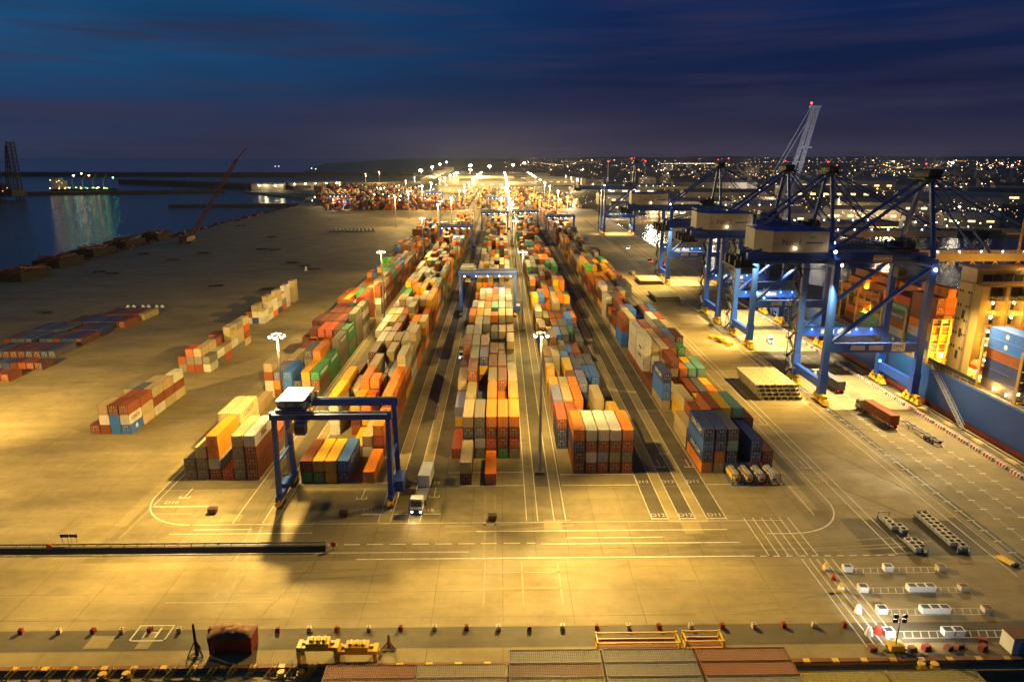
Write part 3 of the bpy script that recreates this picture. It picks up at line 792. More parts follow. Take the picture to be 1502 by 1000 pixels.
# ------------------------------------------------------------------ rubber tyred gantry cranes
def gantry(loc, label, span=22.6, h=19.6, detail=True):
    r = thing('gantry_crane', (*loc, 0), label, 'gantry crane', 'rubber tyred gantry cranes over the yard blocks')
    hw = span/2; hy = 4.0
    for s in (-1, 1):
        b = MB(); b.box(s*hw-.5, s*hw+.5, -6.3, 6.3, 1.7, 2.7); b.box(s*hw-.9, s*hw+.9, -2, 2, 2.7, 3.6)
        sb = b.build('sill_beam', BLUED if detail else BLUE, r)
        for y in (-5.6, -3.6, 3.6, 5.6):
            w = MB(); w.tube((s*hw-.45, y, .82), (s*hw+.45, y, .82), .82, n=14); w.tube((s*hw-.5, y, .82), (s*hw+.5, y, .82), .35, n=10, m=STEEL) if False else None
            w.build('wheel', BLACK, r)
        for y in (-5, 5):
            b = MB(); b.box(s*hw-.55, s*hw+.55, y-1.9, y+1.9, 1.0, 1.7); b.build('wheel_fork', YEL, r)
        for y in (-1, 1):
            b = MB()
            b.bar((s*hw, y*5.2, 2.7), (s*hw, y*hy, h-1.2), .95, .8); b.build('leg', BLUE, r)
        b = MB(); b.bar((s*hw, -4.4, 9.5), (s*hw, 4.4, 9.5), .5, .5); b.build('tie_beam', BLUE, r)
    for y in (-1, 1):
        b = MB(); b.box(-hw-.8, hw+.8, y*hy-.55, y*hy+.55, h-1.2, h+.3); g = b.build('girder', BLUE, r)
        b = MB(); b.box(-hw-.7, hw+.7, y*hy-.12, y*hy+.12, h+.3, h+.46); b.build('trolley_rail', STEEL, g)
        b = MB()
        for i in range(13):
            x = -hw+i*span/12; b.bar((x, y*(hy+1.1), h+.2), (x, y*(hy+1.1), h+1.3), .06)
        for z in (.75, 1.3): b.bar((-hw, y*(hy+1.1), h+z), (hw, y*(hy+1.1), h+z), .05)
        b.box(-hw, hw, min(y*(hy+.55), y*(hy+1.2)), max(y*(hy+.55), y*(hy+1.2)), h+.1, h+.2)
        b.build('walkway', STEEL, r)
        for i in range(5 if span != 22.5 else 0):
            b = MB(); b.ball(-hw+2+i*(span-4)/4, y*(hy+.7), h-1.5, .22); b.build('lamp', COOL, r)
    rm = random.Random(4)
    # trolley with machinery, lit canopy, cab and hoist
    tx = -hw+3.4
    b = MB(); b.box(tx-3, tx+3, -4.4, 4.4, h+.5, h+.9)
    t = b.build('trolley', BLUED, r)
    b = MB(); b.box(tx-2, tx+1.6, -2.6, 2.6, h+.9, h+2.4); b.tube((tx-2.6,-2.4,h+1.6),(tx-2.6,2.4,h+1.6), .7, n=12); b.cbox(tx+2.3, 1.5, h+1.5, 1.0, 1.6, 1.2); b.cbox(tx+2.3,-2,h+1.3,.9,1.2,.8); [b.cbox(tx+rm.uniform(-2.8,3.4), rm.choice((-1,1))*rm.uniform(2.2,4.3), h+1.2+rm.uniform(0,.8), rm.uniform(.3,.9), rm.uniform(.3,.9), rm.uniform(.4,1.2)) for i in range(16)]; b.build('hoist_machinery', GREY, t)
    b = MB(); b.prism([(tx-2.7,-4.1),(tx+2.7,-4.1),(tx+2.7,4.1),(tx-2.7,4.1)], h+2.5, h+2.7)
    b.build('canopy', WHITE, t)
    b = MB()
    for sx in (-2.5, 2.5):
        for sy_ in (-3.9, 3.9): b.bar((tx+sx, sy_, h+.9), (tx+sx, sy_, h+2.5), .14)
    b.build('canopy_post', STEEL, t)
    b = MB(); b.box(tx+1.2, tx+3.2, -6.4, -4.5, h-3.6, h-1.3); c = b.build('cab', BLUED, t)
    b = MB(); b.box(tx+1.15, tx+3.25, -6.44, -6.4, h-3.2, h-1.9); b.build('window', GLASS, c)
    b = MB(); b.box(tx-1.3, tx+1.3, -3.1, 3.1, h-4.4, h-3.9)
    for sx in (-1, 1):
        for sy_ in (-2, 2): b.bar((tx+sx, sy_, h-3.9), (tx+sx, sy_, h+.5), .05)
    sp_ = b.build('spreader', YEL, t)
    # power pack and ladders on the sills
    b = MB(); b.box(hw+.55, hw+2.2, -2.6, 2.6, 1.9, 4.3); b.build('power_pack', BLUED, r)
    b = MB()
    for s in (-1, 1):
        for i in range(28):
            z = 3+i*.55; b.bar((s*hw-.3, -5.6+z*.06, z), (s*hw+.3, -5.6+z*.06, z), .05)
        for q in (-.3, .3): b.bar((s*hw+q, -5.45, 2.8), (s*hw+q, -4.5, h-1), .05)
    b.build('ladder', GREY, r)
    b = MB()
    for s in (-1, 1):
        b.bar((s*hw*.98, -7.4, 1.2), (s*hw*.98, -6.2, 2.0), .35); b.bar((s*hw*.98, 7.4, 1.2), (s*hw*.98, 6.2, 2.0), .35)
    b.build('buffer', YEL, r)
    return r
gantry((-33.9, 131), 'nearest blue gantry crane with white lit trolley canopy, beside a white truck', 22.5, 19.8)
gantry((-6.1, 300), 'second blue gantry crane, straddling the middle of the central block', 24.2)
g3 = gantry((-6.1, 644), 'distant blue gantry crane straddling the far end of the central block', 24.2, 18.5)
for x, y, l in ((22.4, 655, 'distant blue gantry crane over the far end of the block right of the mast'),
                (51, 600, 'distant gantry crane at the far end of the block nearest the quay'),
                (-34, 515, 'dark gantry crane over the far bays of the block left of centre'),
                (-6, 880, 'farthest small gantry crane in the glow beyond the central block'),
                (-215, 925, 'blue lit gantry crane at the left edge of the far container stacks'),
                (-95, 985, 'blue lit gantry crane in the middle of the far container stacks')):
    dup(g3, (x, y, 0), l)
# work lamps the cranes carry
for x, y, w in ((-6, 300, 9e3), (-6, 644, 25e3), (22, 655, 25e3), (51, 600, 25e3), (-34, 515, 20e3), (-215, 925, 50e3), (-95, 985, 50e3)):
    spot((x, y, 17.3), (x, y, 0), w, (.92, .95, 1), 150, .6, .5, 'gantry_light')

# ------------------------------------------------------------------ ship to shore cranes
def quay_crane(loc, label, num, full=True):
    r = thing('quay_crane', (*loc, 0), label, 'quay crane', 'ship to shore cranes along the quay')
    xl, xr, hy, gz = -13.1, 13.6, 9.3, 39.6
    for sx, x in ((-1, xl), (1, xr)):
        for s in (-1, 1):
            bg = MB(); wh = MB()
            for q in (-3.3, -1.15, 1.15, 3.3):
                y = s*hy+q
                bg.prism([(x-.8,y-.95),(x+.8,y-.95),(x+.8,y+.95),(x-.8,y+.95)], .5, 1.9, None, [(x-.45,y-.35),(x+.45,y-.35),(x+.45,y+.35),(x-.45,y+.35)])
                for d in (-.5, .5): wh.tube((x-.25, y+d, .5), (x+.25, y+d, .5), .42, n=10)
            bg.box(x-.5, x+.5, s*hy-3, s*hy+3, 1.9, 2.8)
            o = bg.build('wheel_truck', YEL, r); wh.build('wheel', BLACK, o)
            b = MB(); b.bar((x, s*hy, 2.8), (x, s*hy, 9), 2.2, 1.8); b.bar((x, s*hy, 9), (x, s*hy, gz+2), 1.75, 1.55); b.build('leg', BLUE, r)
        b = MB(); b.box(x-.7, x+.7, -hy+.95, hy-.95, 4.2, 6.6); b.build('sill_beam', BLUE, r)
        b = MB(); b.box(x-.8, x+.8, -hy+.8, hy-.8, gz-.4, gz+2.2); b.build('cross_beam', BLUED, r)
    for s in (-1, 1):
        b = MB(); b.box(xl+.9, xr-.9, s*hy-.7, s*hy+.7, 15.2, 17.8); p = b.build('portal_beam', BLUE, r)
        b = MB()
        for x in (-6.6, -1.4): b.box(x, x+4.1, s*hy-.74, s*hy-.70, 15.9, 17.3)
        b.build('panel', GREY, p)
        b = MB()
        for i in range(15): b.bar((xl+1+i*1.75, s*hy-.6, 17.8), (xl+1+i*1.75, s*hy-.6, 18.9), .06)
        b.bar((xl+1, s*hy-.6, 18.9), (xr-1, s*hy-.6, 18.9), .07); b.bar((xl+1, s*hy-.6, 18.35), (xr-1, s*hy-.6, 18.35), .05); b.build('railing', DARK, p)
        if s > 0:
            for i in range(5):
                b = MB(); b.ball(-9.5+i*4.6, s*hy-.85, 17.3, .22); b.build('lamp', CYANL, p)
        b = MB(); b.tube((xl+1.0, s*hy, 18), (xr-1.0, s*hy, gz-.6), .62, n=10); b.build('brace', BLUE, r)
    for y in (-3.4, 3.4):
        b = MB(); b.box(-36, xr+1.5, y-.7, y+.7, gz, gz+3.0); b.build('girder', BLUED, r)
        b = MB(); b.box(xr+1.6, 62, y-.6, y+.6, gz+.5, gz+2.7); bo = b.build('boom', CREAM, r)
        if y < 0:
            for i in range(7):
                q = MB(); q.ball(18+i*6.2, y, gz+3.2, .2); q.build('lamp', COOL, bo)
            q = MB()
            for i in range(6):
                x = 22+i*6.5; q.bar((x-1.2,y,gz-1.2), (x,y,gz+.5), .25); q.bar((x+1.2,y,gz-1.2), (x,y,gz+.5), .25)
            q.build('hanger', YEL, bo)
            q = MB()
            for i in range(6):
                x0 = 15.5+i*6.5
                for k in range(6):
                    za = gz+.3-3*math.sin(math.pi*k/6); zb = gz+.3-3*math.sin(math.pi*(k+1)/6)
                    q.bar((x0+k*6.5/6, y-.9, za), (x0+(k+1)*6.5/6, y-.9, zb), .1)
            q.build('festoon_cable', DARK, bo)
            q = MB()
            for i in range(33):
                x = 16+i*1.4; q.bar((x, y-.55, gz+2.7), (x, y-.55, gz+3.8), .05)
            q.bar((16, y-.55, gz+3.8), (61, y-.55, gz+3.8), .06); q.build('railing', DARK, bo)
    if num == '1':
        b = MB(); b.box(-.4, 5.0, -4.14, -4.1, gz+.5, gz+2.3); b.build('sign', CREAM, r)
        b = MB(); b.box(5.1, 8.9, -hy-.76, -hy-.71, 15.5, 18.0); sg = b.build('sign', WHITE, r)
        text('ZPMC', 1.25, DARK, sg, (7.0, -hy-.78, 16.9), (math.pi/2, 0, 0)); text('CRANE', .5, DARK, sg, (7.0, -hy-.78, 15.95), (math.pi/2, 0, 0))
    # apex tower and stays
    ax, az = xr+.4, 63.2
    for s in (-1, 1):
        b = MB(); b.bar((xr, s*(hy-.6), gz+2.2), (ax, s*1.7, az), 1.0, 1.0); b.build('apex_leg', BLUED, r)
        b = MB(); b.bar((ax, s*2.6, az-.3), (xl+.5, s*3.4, gz+3.0), .75, .75); b.build('backstay', BLUED, r)
        b = MB(); b.bar((xl, s*(hy-1), gz+1.8), (xl, s*3.4, gz+8.6), .7, .7); b.bar((xl+.5, s*3.4, gz+8.6), (-35, s*3.4, gz+3.2), .5, .5); b.bar((xl+.4, s*3.4, gz+8.6), (xr-1, s*3.4, gz+3.0), .5, .5); b.build('rear_stay', BLUED, r)
        b = MB(); b.bar((ax, s*2.2, az), (33, s*3.4, gz+2.8), .42, .42); b.bar((ax, s*2.2, az+.4), (56, s*3.4, gz+2.8), .42, .42); b.build('forestay', BLUED, r)
    b = MB(); b.box(ax-3.2, ax+3.2, -3.9, 3.9, az-.6, az-.2); b.box(ax-1.8, ax+1.8, -3.2, 3.2, az-.2, az+1.6)
    for sx in (-1.2, 1.2): b.tube((ax+sx,-3.6,az+1.4),(ax+sx,3.6,az+1.4), .8, n=10)
    for i in range(9):
        b.bar((ax-3.2+i*.8,-3.9,az-.2),(ax-3.2+i*.8,-3.9,az+1), .06)
    b.bar((ax-3.2,-3.9,az+1),(ax+3.2,-3.9,az+1), .07); b.build('apex_platform', DARK, r)
    b = MB(); b.bar((ax-1,0,az+1.6),(ax-1,0,az+3.4), .12); m_ = b.build('mast', DARK, r)
    b = MB(); b.ball(ax-1, 0, az+3.5, .2); b.build('beacon', REDL, m_)
    # machinery house
    hx0, hx1 = -33.5, xl-1.6
    b = MB(); b.prism([(hx0+3.2,-6.4),(hx1,-6.4),(hx1,6.4),(hx0,6.4),(hx0,-1)], gz+3.5, gz+9.2); hs = b.build('machinery_house', HOUSEP, r)
    b = MB(); b.prism([(hx0+3.2,-6.4),(hx1,-6.4),(hx1,6.4),(hx0,6.4),(hx0,-1)], gz+9.2, gz+9.45); b.build('roof', BLUED, hs)
    b = MB()
    pts = [(hx0,6.3),(hx0,-1),(hx0+3.2,-6.3),(hx1,-6.3)]
    for p, q in zip(pts, pts[1:]):
        n_ = int(math.dist(p, q)/1.5)+1
        for z in (10.0, 10.5): b.bar((*p, gz+z), (*q, gz+z), .06)
        for i in range(n_+1): b.bar((p[0]+(q[0]-p[0])*i/n_, p[1]+(q[1]-p[1])*i/n_, gz+9.4), (p[0]+(q[0]-p[0])*i/n_, p[1]+(q[1]-p[1])*i/n_, gz+10.5), .05)
    b.build('railing', BLUE, hs)
    text('No. '+num, 2.4, DARK, hs, (hx0+8.6, -6.42, gz+6.2), (math.pi/2,0,0)); text('CONTAINERS', .8, DARK, hs, (hx0+15, -6.42, gz+5.8), (math.pi/2,0,0)) if False else None
    b = MB(); b.add([(hx0+13.4,-6.43,gz+7.2),(hx0+15.2,-6.43,gz+7.5),(hx0+14.6,-6.43,gz+8.1),(hx0+13.6,-6.43,gz+7.9)], [(0,1,2,3)]); b.box(hx0+12.5, hx0+17.2, -6.44, -6.41, gz+5.9, gz+6.25, DARK); b.mat(GREENP); b.mi[0] = b.mat(GREENP); b.build('emblem', None, hs)
    b = MB(); b.ball(hx0+9.5, -6.9, gz+4.6, .3); b.build('lamp', WARM, hs)
    # rear deck with winches, walkways, trolley, cab
    b = MB(); b.box(-40, -33.8, -6, 6, gz-1.0, gz-.6)
    rr = random.Random(3)
    for i in range(16): b.cbox(rr.uniform(-39.4,-34.4), rr.uniform(-5,5), gz+.3, rr.uniform(.5,1.6), rr.uniform(.5,1.6), rr.uniform(1,3.5))
    for i in range(9): b.bar((-40+i*.75,-6,gz-.6), (-40+i*.75,-6,gz+1), .07)
    b.bar((-40,-6,gz+1),(-34,-6,gz+1),.08); b.build('rear_platform', DARK, r)
    b = MB(); b.box(-34, xr, -5.6, -4.5, gz+.9, gz+1.0)
    for i in range(26): b.bar((-33.5+i*1.85,-5.6,gz+1), (-33.5+i*1.85,-5.6,gz+2.1), .06)
    b.bar((-33.5,-5.6,gz+2.1),(xr,-5.6,gz+2.1),.07); b.build('walkway', DARK, r)
    b = MB(); b.box(4.5, 12, -4.6, 4.6, gz+3.2, gz+4)
    for i in range(14): b.cbox(rr.uniform(4.5,12), rr.uniform(-4,4), gz+5, rr.uniform(.4,1.8), rr.uniform(.4,1.8), rr.uniform(1,3.6))
    tr = b.build('trolley', DARK, r)
    b = MB(); b.box(8.2, 10.6, -2.6, 0, gz-4.4, gz-1.6); cb = b.build('cab', DARK, tr); b = MB(); b.box(8.15, 10.65, -2.64, -2.6, gz-4, gz-2.4); b.build('window', GLASS, cb)
    # zigzag stair tower on the landside far leg
    b = MB(); sx, sy_ = xl-2.6, hy-1.5
    for i in range(13):
        z = 3+i*2.85; y0, y1 = (sy_-2, sy_+2) if i % 2 else (sy_+2, sy_-2)
        b.bar((sx, y0, z), (sx, y1, z+2.85), .7, .12); b.box(sx-1.1, sx+1.1, y1-.7, y1+.7, z+2.78, z+2.85)
        for q in (-1.05, 1.05): b.bar((sx+q, y1, z+2.85), (sx+q, y1, z+3.9), .07)
        b.bar((sx-1.05, y0, z+1), (sx-1.05, y1, z+3.85), .08)
    for q in (-2.7, 2.7): b.bar((sx, sy_+q, 2), (sx, sy_+q, gz), .18)
    b.build('stair_tower', DARK, r)
    b = MB(); b.box(-8, 9, -hy+.8, -hy+1.6, 25.6, 25.7) if False else b.box(-30, -13.5, -2.4, -1.8, gz-2.0, gz-1.7)
    for i in range(12): b.bar((-30+i*1.5,-2.1,gz-1.8),(-30+i*1.5,-2.1,gz), .1)
    b.build('cable_tray', DARK, r)
    for p in ((xr+.3, -hy-.9, gz-.9), (xl+4, -3.9, gz-.5), (xl-1, -hy-.4, gz+4)):
        b = MB(); b.ball(*p, .38); b.build('lamp', WARMB, r)
    b = MB(); b.ball(xr-.7, hy-1.2, 7.2, .35); b.build('signal_lamp', GREENL, r)
    return r
CX = 105.1
QC = [(184.7, '1', 'nearest blue quay crane marked No. 1, its boom out over the container ship'),
      (243.8, '2', 'blue quay crane marked No. 2, second along the quay'),
      (282, '3', 'paler blue quay crane, third along the quay, mostly hidden by crane No. 2'),
      (373, '4', 'pale blue quay crane, fourth along the quay beyond the hatch covers'),
      (615, '5', 'farthest quay crane on the right quay, small blue with crossed braces')]
q1 = quay_crane((CX, QC[0][0]+9.3), QC[0][2], '1')
q2 = quay_crane((CX, QC[1][0]+9.3), QC[1][2], '2')
for y, n_, l in QC[2:]:
    d = dup(q2, (CX, y+9.3, 0), l)
    for ch in list(d.children):
        if n_ == '3' and ch.name.startswith('machinery_house'):
            for g in list(ch.children): bpy.data.objects.remove(g)
            bpy.data.objects.remove(ch)
for i, (y, n_, l) in enumerate(QC):
    W = 1.0
    spot((CX-3.5, y+9, 34), (CX-4, y+8, 0), 210e3, (1, .78, .38), 76, .8, .5, 'crane_flood')
    spot((CX+3.5, y+9, 34), (CX+5, y+8, 0), 190e3, (1, .76, .36), 76, .8, .5, 'crane_flood')
    if i < 2:
        for k in range(5): spot((CX-9.5+k*4.6, y+17.0, 17.4), (CX-9.5+k*4.6, y+18.4, 14), 400, (.15, .6, 1), 120, .7, .1, 'beam_light')
spot((CX-2, 243, 36), (CX+3, 236, 0), 120e3, (1, .9, .68), 42, .5, .4, 'crane_flood')
spot((CX-6, 262, 36), (CX-4, 262, 0), 90e3, (1, .88, .62), 60, .6, .4, 'crane_flood')
spot((CX-15, 181.5, 36), (70, 200, 0), 210e3, K, 110, .9, .5, 'crane_flood')
spot((CX-15, 240.5, 36), (70, 265, 0), 300e3, K, 115, .9, .5, 'crane_flood')
spot((CX-15, 369.5, 36), (75, 370, 0), 300e3, K, 115, .9, .5, 'crane_flood')
spot((CX+10.5, 182.5, 36), (CX-3, 145, 0), 210e3, (1, .74, .34), 100, .9, .5, 'crane_flood')

# ------------------------------------------------------------------ the container ship at the right quay
def ship():
    r = thing('container_ship', (138, 200, -3.2), 'dark blue container ship moored at the right quay with lit yellow superstructure', 'ship')
    r.location = (0, 0, 0)
    hull = [(121.9,60),(154,60),(154,265),(151,290),(146,308),(138,322),(130,312),(125,297),(122.2,275),(121.7,250)]
    wl = [(122.2,60),(153.6,60),(153.6,262),(149,284),(144,298),(138,308),(132,300),(127,286),(123,265),(122.0,245)]
    b = MB(); b.prism(wl, 1.4, 10.9, None, hull); b.build('hull', HULL, r)
    b = MB(); b.prism([(x+(138-x)*.004, y) for x, y in wl], -3.6, 1.4); b.build('boot_topping', HULLR, r)
    b = MB(); b.prism([(x+(138-x)*.02, y) for x, y in hull], 10.9, 11.15); b.build('deck', DECK, r)
    b = MB()
    ys = [60+i*3 for i in range(70)]
    for y in ys: b.bar((122.0, y, 11), (122.0, y, 12.2), .07)
    for z in (11.6, 12.2): b.bar((122.0, 60, z), (122.0, 268, z), .06)
    b.build('railing', SHIPC, r)
    # side coaming and deck clutter by the gangway
    b = MB(); b.box(122.5, 122.8, 166.3, 186, 11.15, 13.1)
    for i in range(5): b.box(122.44, 122.5, 167.6+i*3.6, 169.4+i*3.6, 11.7, 12.7, DARK)
    b.build('bulwark', SHIPC, r)
    for y in (152.4, 166.0, 187.4, 200.3, 213.6, 229.6, 245.6):
        b = MB()
        for x in [122.9+i*2.52 for i in range(11)]: b.box(x-.15, x+.15, y-.45, y+.45, 11.1, 24)
        for z in (11.6, 14.2, 16.8, 19.4, 22, 24): b.box(122.8, 149, y-.5, y+.5, z-.06, z+.06)
        for z in (12.6, 15.2, 17.8, 20.4, 23): b.bar((122.8, y-.5, z), (149, y-.5, z), .07)
        b.build('lashing_bridge', SHIPC, r)
    # superstructure: seven decks with galleries
    b = MB(); b.box(122.9, 150, 172.6, 178.8, 11.15, 40.5); b.box(122.9,124.9,169.8,172.59,11.15,36.55); b.box(129.2,130.2,169.8,172.59,11.15,36.55); b.box(134.4,141,169.8,172.59,11.15,36.55); sp_ = b.build('superstructure', SHIPC, r)
    b = MB()
    for z in (17.6, 21.4, 25.2, 29.0, 32.8): b.box(124.95, 134.35, 169.75, 172.55, z, z+.22)
    b.box(122.3, 151.5, 169.3, 179.2, 36.6, 36.9); b.box(121.9, 152.5, 171.6, 179, 40.5, 41.0)
    b.build('gallery', SHIPC, sp_)
    b = MB()
    for z in (17.8, 21.6, 25.4, 29.2, 33.0, 36.9):
        x0 = 125 if z < 36 else 122.5; x1 = 134.3 if z < 36 else 150
        for zz in (.5, 1.0): b.bar((x0,169.7,z+zz), (x1,169.7,z+zz), .06)
        for i in range(13): b.bar((x0+i*(x1-x0)/12,169.7,z), (x0+i*(x1-x0)/12,169.7,z+1.05), .06)
    b.build('railing', WHITE, sp_)
    b = MB()
    for z in (18.6, 22.4, 26.2, 30.0): 
        for x in (125.8, 128, 131, 133): b.box(x, x+.9, 172.5, 172.57, z, z+1.9)
    b.build('doorway', DARK, sp_)
    for i in range(5):
        b = MB(); b.box(124.6+i*2.7, 126.8+i*2.7, 172.45, 172.57, 37.6, 39.2); w = b.build('window', GLASS, sp_)
        b = MB(); b.box(124.5+i*2.7, 126.9+i*2.7, 172.5, 172.56, 37.5, 39.3); b.build('frame', DARK, w)
    for z in (16, 22, 27):
        b = MB(); b.box(122.82, 122.89, 175, 175.9, z, z+2.3); b.build('doorway', DARK, sp_)
    for z in (17.8, 21.6, 25.4, 29.2, 33.0):
        for y in (173.4, 174.3, 176.7, 177.7):
            b = MB(); b.box(122.84, 122.89, y, y+.5, z+.9, z+1.6); b.build('porthole', GLASS, sp_)
    b = MB(); rd = random.Random(14)
    for k in range(60): b.bar((122.7, 173.0, 11.3+k*.42), (122.7, 173.5, 11.3+k*.42), .06)
    for q in (173.0, 173.5): b.bar((122.7, q, 11.2), (122.7, q, 36.5), .07)
    for q in (125.0, 130.3, 134.6, 136.4, 138.2): b.tube((q, 169.6, 11.2), (q, 169.6, rd.uniform(24, 36)), .12, n=6)
    for k in range(14): b.cbox(rd.uniform(134.8, 140.8), 169.6, rd.uniform(13, 34), rd.uniform(.5,1.3), .4, rd.uniform(.5,1.6))
    b.build('ladder_and_pipes', STEEL, sp_)
    b = MB(); b.box(141, 150, 160, 172.6, 11.15, 38); b.build('funnel_casing', SHIPC, r)
    b = MB(); b.tube((138,180,44),(138,180,53), .35, .2, 8); b.bar((134,180,49),(142,180,49), .2); b.build('radar_mast', SHIPC, r)
    for x in (126.6, 132.0):
        for z in (20.9, 24.7, 28.5, 32.3):
            b = MB(); b.ball(x, 170.3, z, .3); b.build('lamp', WARMB, sp_)
    for x, y, z in ((128.2,171.8,16.4),(126,170.4,15.3),(124.4,168.8,14.6),(123.4,182,14.6),(126.5,186.6,14),(128.6,186.4,17),(124,166.8,13.5),(123.2,152,14),(133,168,15),(123.3,160.2,12.6),(122.9,155.4,12.6),(148,170,40),(151,170,39.3),(136,171,40.2)):
        b = MB(); b.ball(x, y, z, .27); b.build('lamp', WARMB, r)
    # free standing deck gear
    b = MB(); b.prism([(123.4,169.9),(125.4,169.9),(125.4,172.4),(123.4,172.4)], 11.2, 14.4); b.build('deck_house', paint('pale_green', (.30,.42,.34), .6), r)
    b = MB(); b.bar((124.2,165.6,12),(124.2,165.6,19), .5); b.bar((124.2,165.6,19),(124.2,171,17), .3); b.build('davit', SHIPC, r)
    b = MB(); rd = random.Random(6)
    for i in range(60):
        x, y = rd.uniform(123.2, 133), rd.choice((rd.uniform(165.9, 169.2), rd.uniform(179.6, 186.6))); h = rd.uniform(.4, 2.6); b.cbox(x, y, 11.15+h/2, rd.uniform(.2,1.3), rd.uniform(.2,1.3), h)
    for i in range(12):
        x = 123.4+i*.9; b.tube((x,166.4,11.2),(x,166.4,12.9+rd.random()*2),.09,n=6); b.bar((x,169,12.6+i%3),(x+1.6,169,12.6+i%3),.1)
    for z in (13.4, 15.8, 18.2): b.bar((123.1,179.4,z),(134,179.4,z),.1); b.bar((123.1,179.4,z+.9),(134,179.4,z+.9),.07)
    b.build('deck_gear', SHIPC, r)
    # gangway down to the quay
    b = MB()
    p, q = Vector((121.4,181.5,11.2)), Vector((119.6,163.4,.5))
    for s in (-.5, .5): b.bar(p+Vector((s,0,0)), q+Vector((s,0,0)), .12, .2); b.bar(p+Vector((s,0,1)), q+Vector((s,0,1)), .07)
    for i in range(30):
        t = i/29; c = p.lerp(q, t); b.bar(c+Vector((-.5,0,0)), c+Vector((.5,0,0)), .35, .06)
        if i % 3 == 0:
            for s in (-.5, .5): b.bar(c+Vector((s,0,0)), c+Vector((s,0,1)), .06)
    g = b.build('gangway', GREY, r)
    return r
ship()
lb = thing('lifeboat', (124.4, 169.0, 15.1), 'bright orange enclosed lifeboat hung beside the ship superstructure', 'lifeboat')
b = MB(); b.prism([(-1.1,-2.8),(1.1,-2.8),(1.3,1.6),(0,3.6),(-1.3,1.6)], 0, 1.3, None, [(-1.35,-3),(1.35,-3),(1.5,1.8),(0,4),(-1.5,1.8)]); b.build('hull', ORANGE, lb)
b = MB(); b.prism([(-1.3,-2.9),(1.3,-2.9),(1.45,1.7),(0,3.8),(-1.45,1.7)], 1.3, 2.5, None, [(-.8,-2.2),(.8,-2.2),(.8,1),(0,2),(-.8,1)]); b.build('canopy', ORANGE, lb)
SW = (1, .50, .035)
for x, z, w in ((126.6,22.5,900),(132,22.5,900),(138,22.5,900),(126.6,30,900),(132,30,900),(138,30,900)): point((x,168.2,z), w*1.6, SW, .3, 'deck_light')
for x, y, z, w in ((128,183,20,12000),(138,183.5,28,12000),(124,168,15,2500),(128.5,169,18,2500),(124,184,15,4000),(123,160,13.2,1200),(136,170,43,2000),(147,167,42,1000),(132,214.9,22,5000),(126,229,17,3000),(136,246,22,5000)):
    point((x,y,z), w, SW, .3, 'deck_light')
spot((121.5,168,34), (118,148,0), 60e3, (1,.72,.3), 110, .8, .4, 'deck_flood')
point((142,160,36.5), 5e3, (1,.7,.45), .5, 'boom_fill'); spot((128,166,43.5), (136,150,25), 9e3, SW, 120, .8, .4, 'deck_flood')  # the point light is added to brighten the boom, no lamp hangs there

# red and white concrete barriers along the quay
r0 = None
for i in range(46):
    y = 133 + i*4.6; l = f'red and white concrete barrier block, {ordn(i)} from the near end of the quay row'
    if i == 0:
        r0 = thing('barrier_block', (114.9, y, 0), l, 'barrier', 'barrier blocks along the quay edge')
        b = MB(); b.prism([(-.45,-1.55),(.45,-1.55),(.45,1.55),(-.45,1.55)], .03, .85, None, [(-.25,-1.55),(.25,-1.55),(.25,1.55),(-.25,1.55)]); bb = b.build('block', WHITE, r0)
        b = MB()
        for q in (-1.0, 0, 1.0):
            b.prism([(-.46,q-.26),(.46,q-.26),(.46,q+.26),(-.46,q+.26)], .05, .856, None, [(-.258,q-.26),(.258,q-.26),(.258,q+.26),(-.258,q+.26)])
        b.build('red_band', RED, bb)
    else: dup(r0, (114.9, y, 0), l)
b = MB(); b.box(119.9, 120.5, 82, 300, .02, .45); tag(b.build('quay_kerb', M_PAD), kind='structure')
fd = None
for i in range(12):
    l = f'flat yellow fender panel on the quay edge by the ship, {ordn(i)} from the near end'
    o = (MB().box(-.9, .9, -1.7, 1.7, 0, .12, YEL).box(-.7, .7, -1.5, 1.5, .12, .2, WOODY)).build('fender_panel') if i == 0 else fd.copy()
    if i == 0: fd = o
    else: COL.objects.link(o)
    o.location = (119.0, 133+i*11.5, .02); tag(o, l, 'fender', 'fender panels along the quay edge')

# ------------------------------------------------------------------ hatch covers, racks, small gear
def hatch(loc, n, label, rz=0):
    r = thing('hatch_cover_stack', (*loc, 0), label, 'hatch covers', 'stacked ship hatch covers'); r.rotation_euler.z = rz
    for k in range(n):
        ox = -.55*k if k else .3
        b = MB(); z = .15+k*1.25; b.box(-6+ox, 6+ox, -8.6, 8.6, z+.12, z+1.0)
        for i in range(12): b.box(-6.08+ox, 6.08+ox, -8.6+i*1.55, -8.35+i*1.55, z, z+.9)
        for i in range(7): b.box(-5.6+i*1.8+ox, -5.3+i*1.8+ox, -8.68, 8.68, z+.1, z+.86)
        for i in range(5):
            for j in range(7): b.box(-5.3+i*2.5+ox, -4.9+i*2.5+ox, -8+j*2.6, -7.6+j*2.6, z+1.0, z+1.12)
        c = b.build('hatch_cover', HATCH, r)
    return r
hatch((81.2, 195), 4, 'nearest stack of four big hatch covers beside crane No. 1')
hatch((81.4, 334), 2, 'middle stack of two hatch covers beyond the yellow spreader')
hatch((83.2, 379), 2, 'farthest stack of two hatch covers near the pale fourth crane')
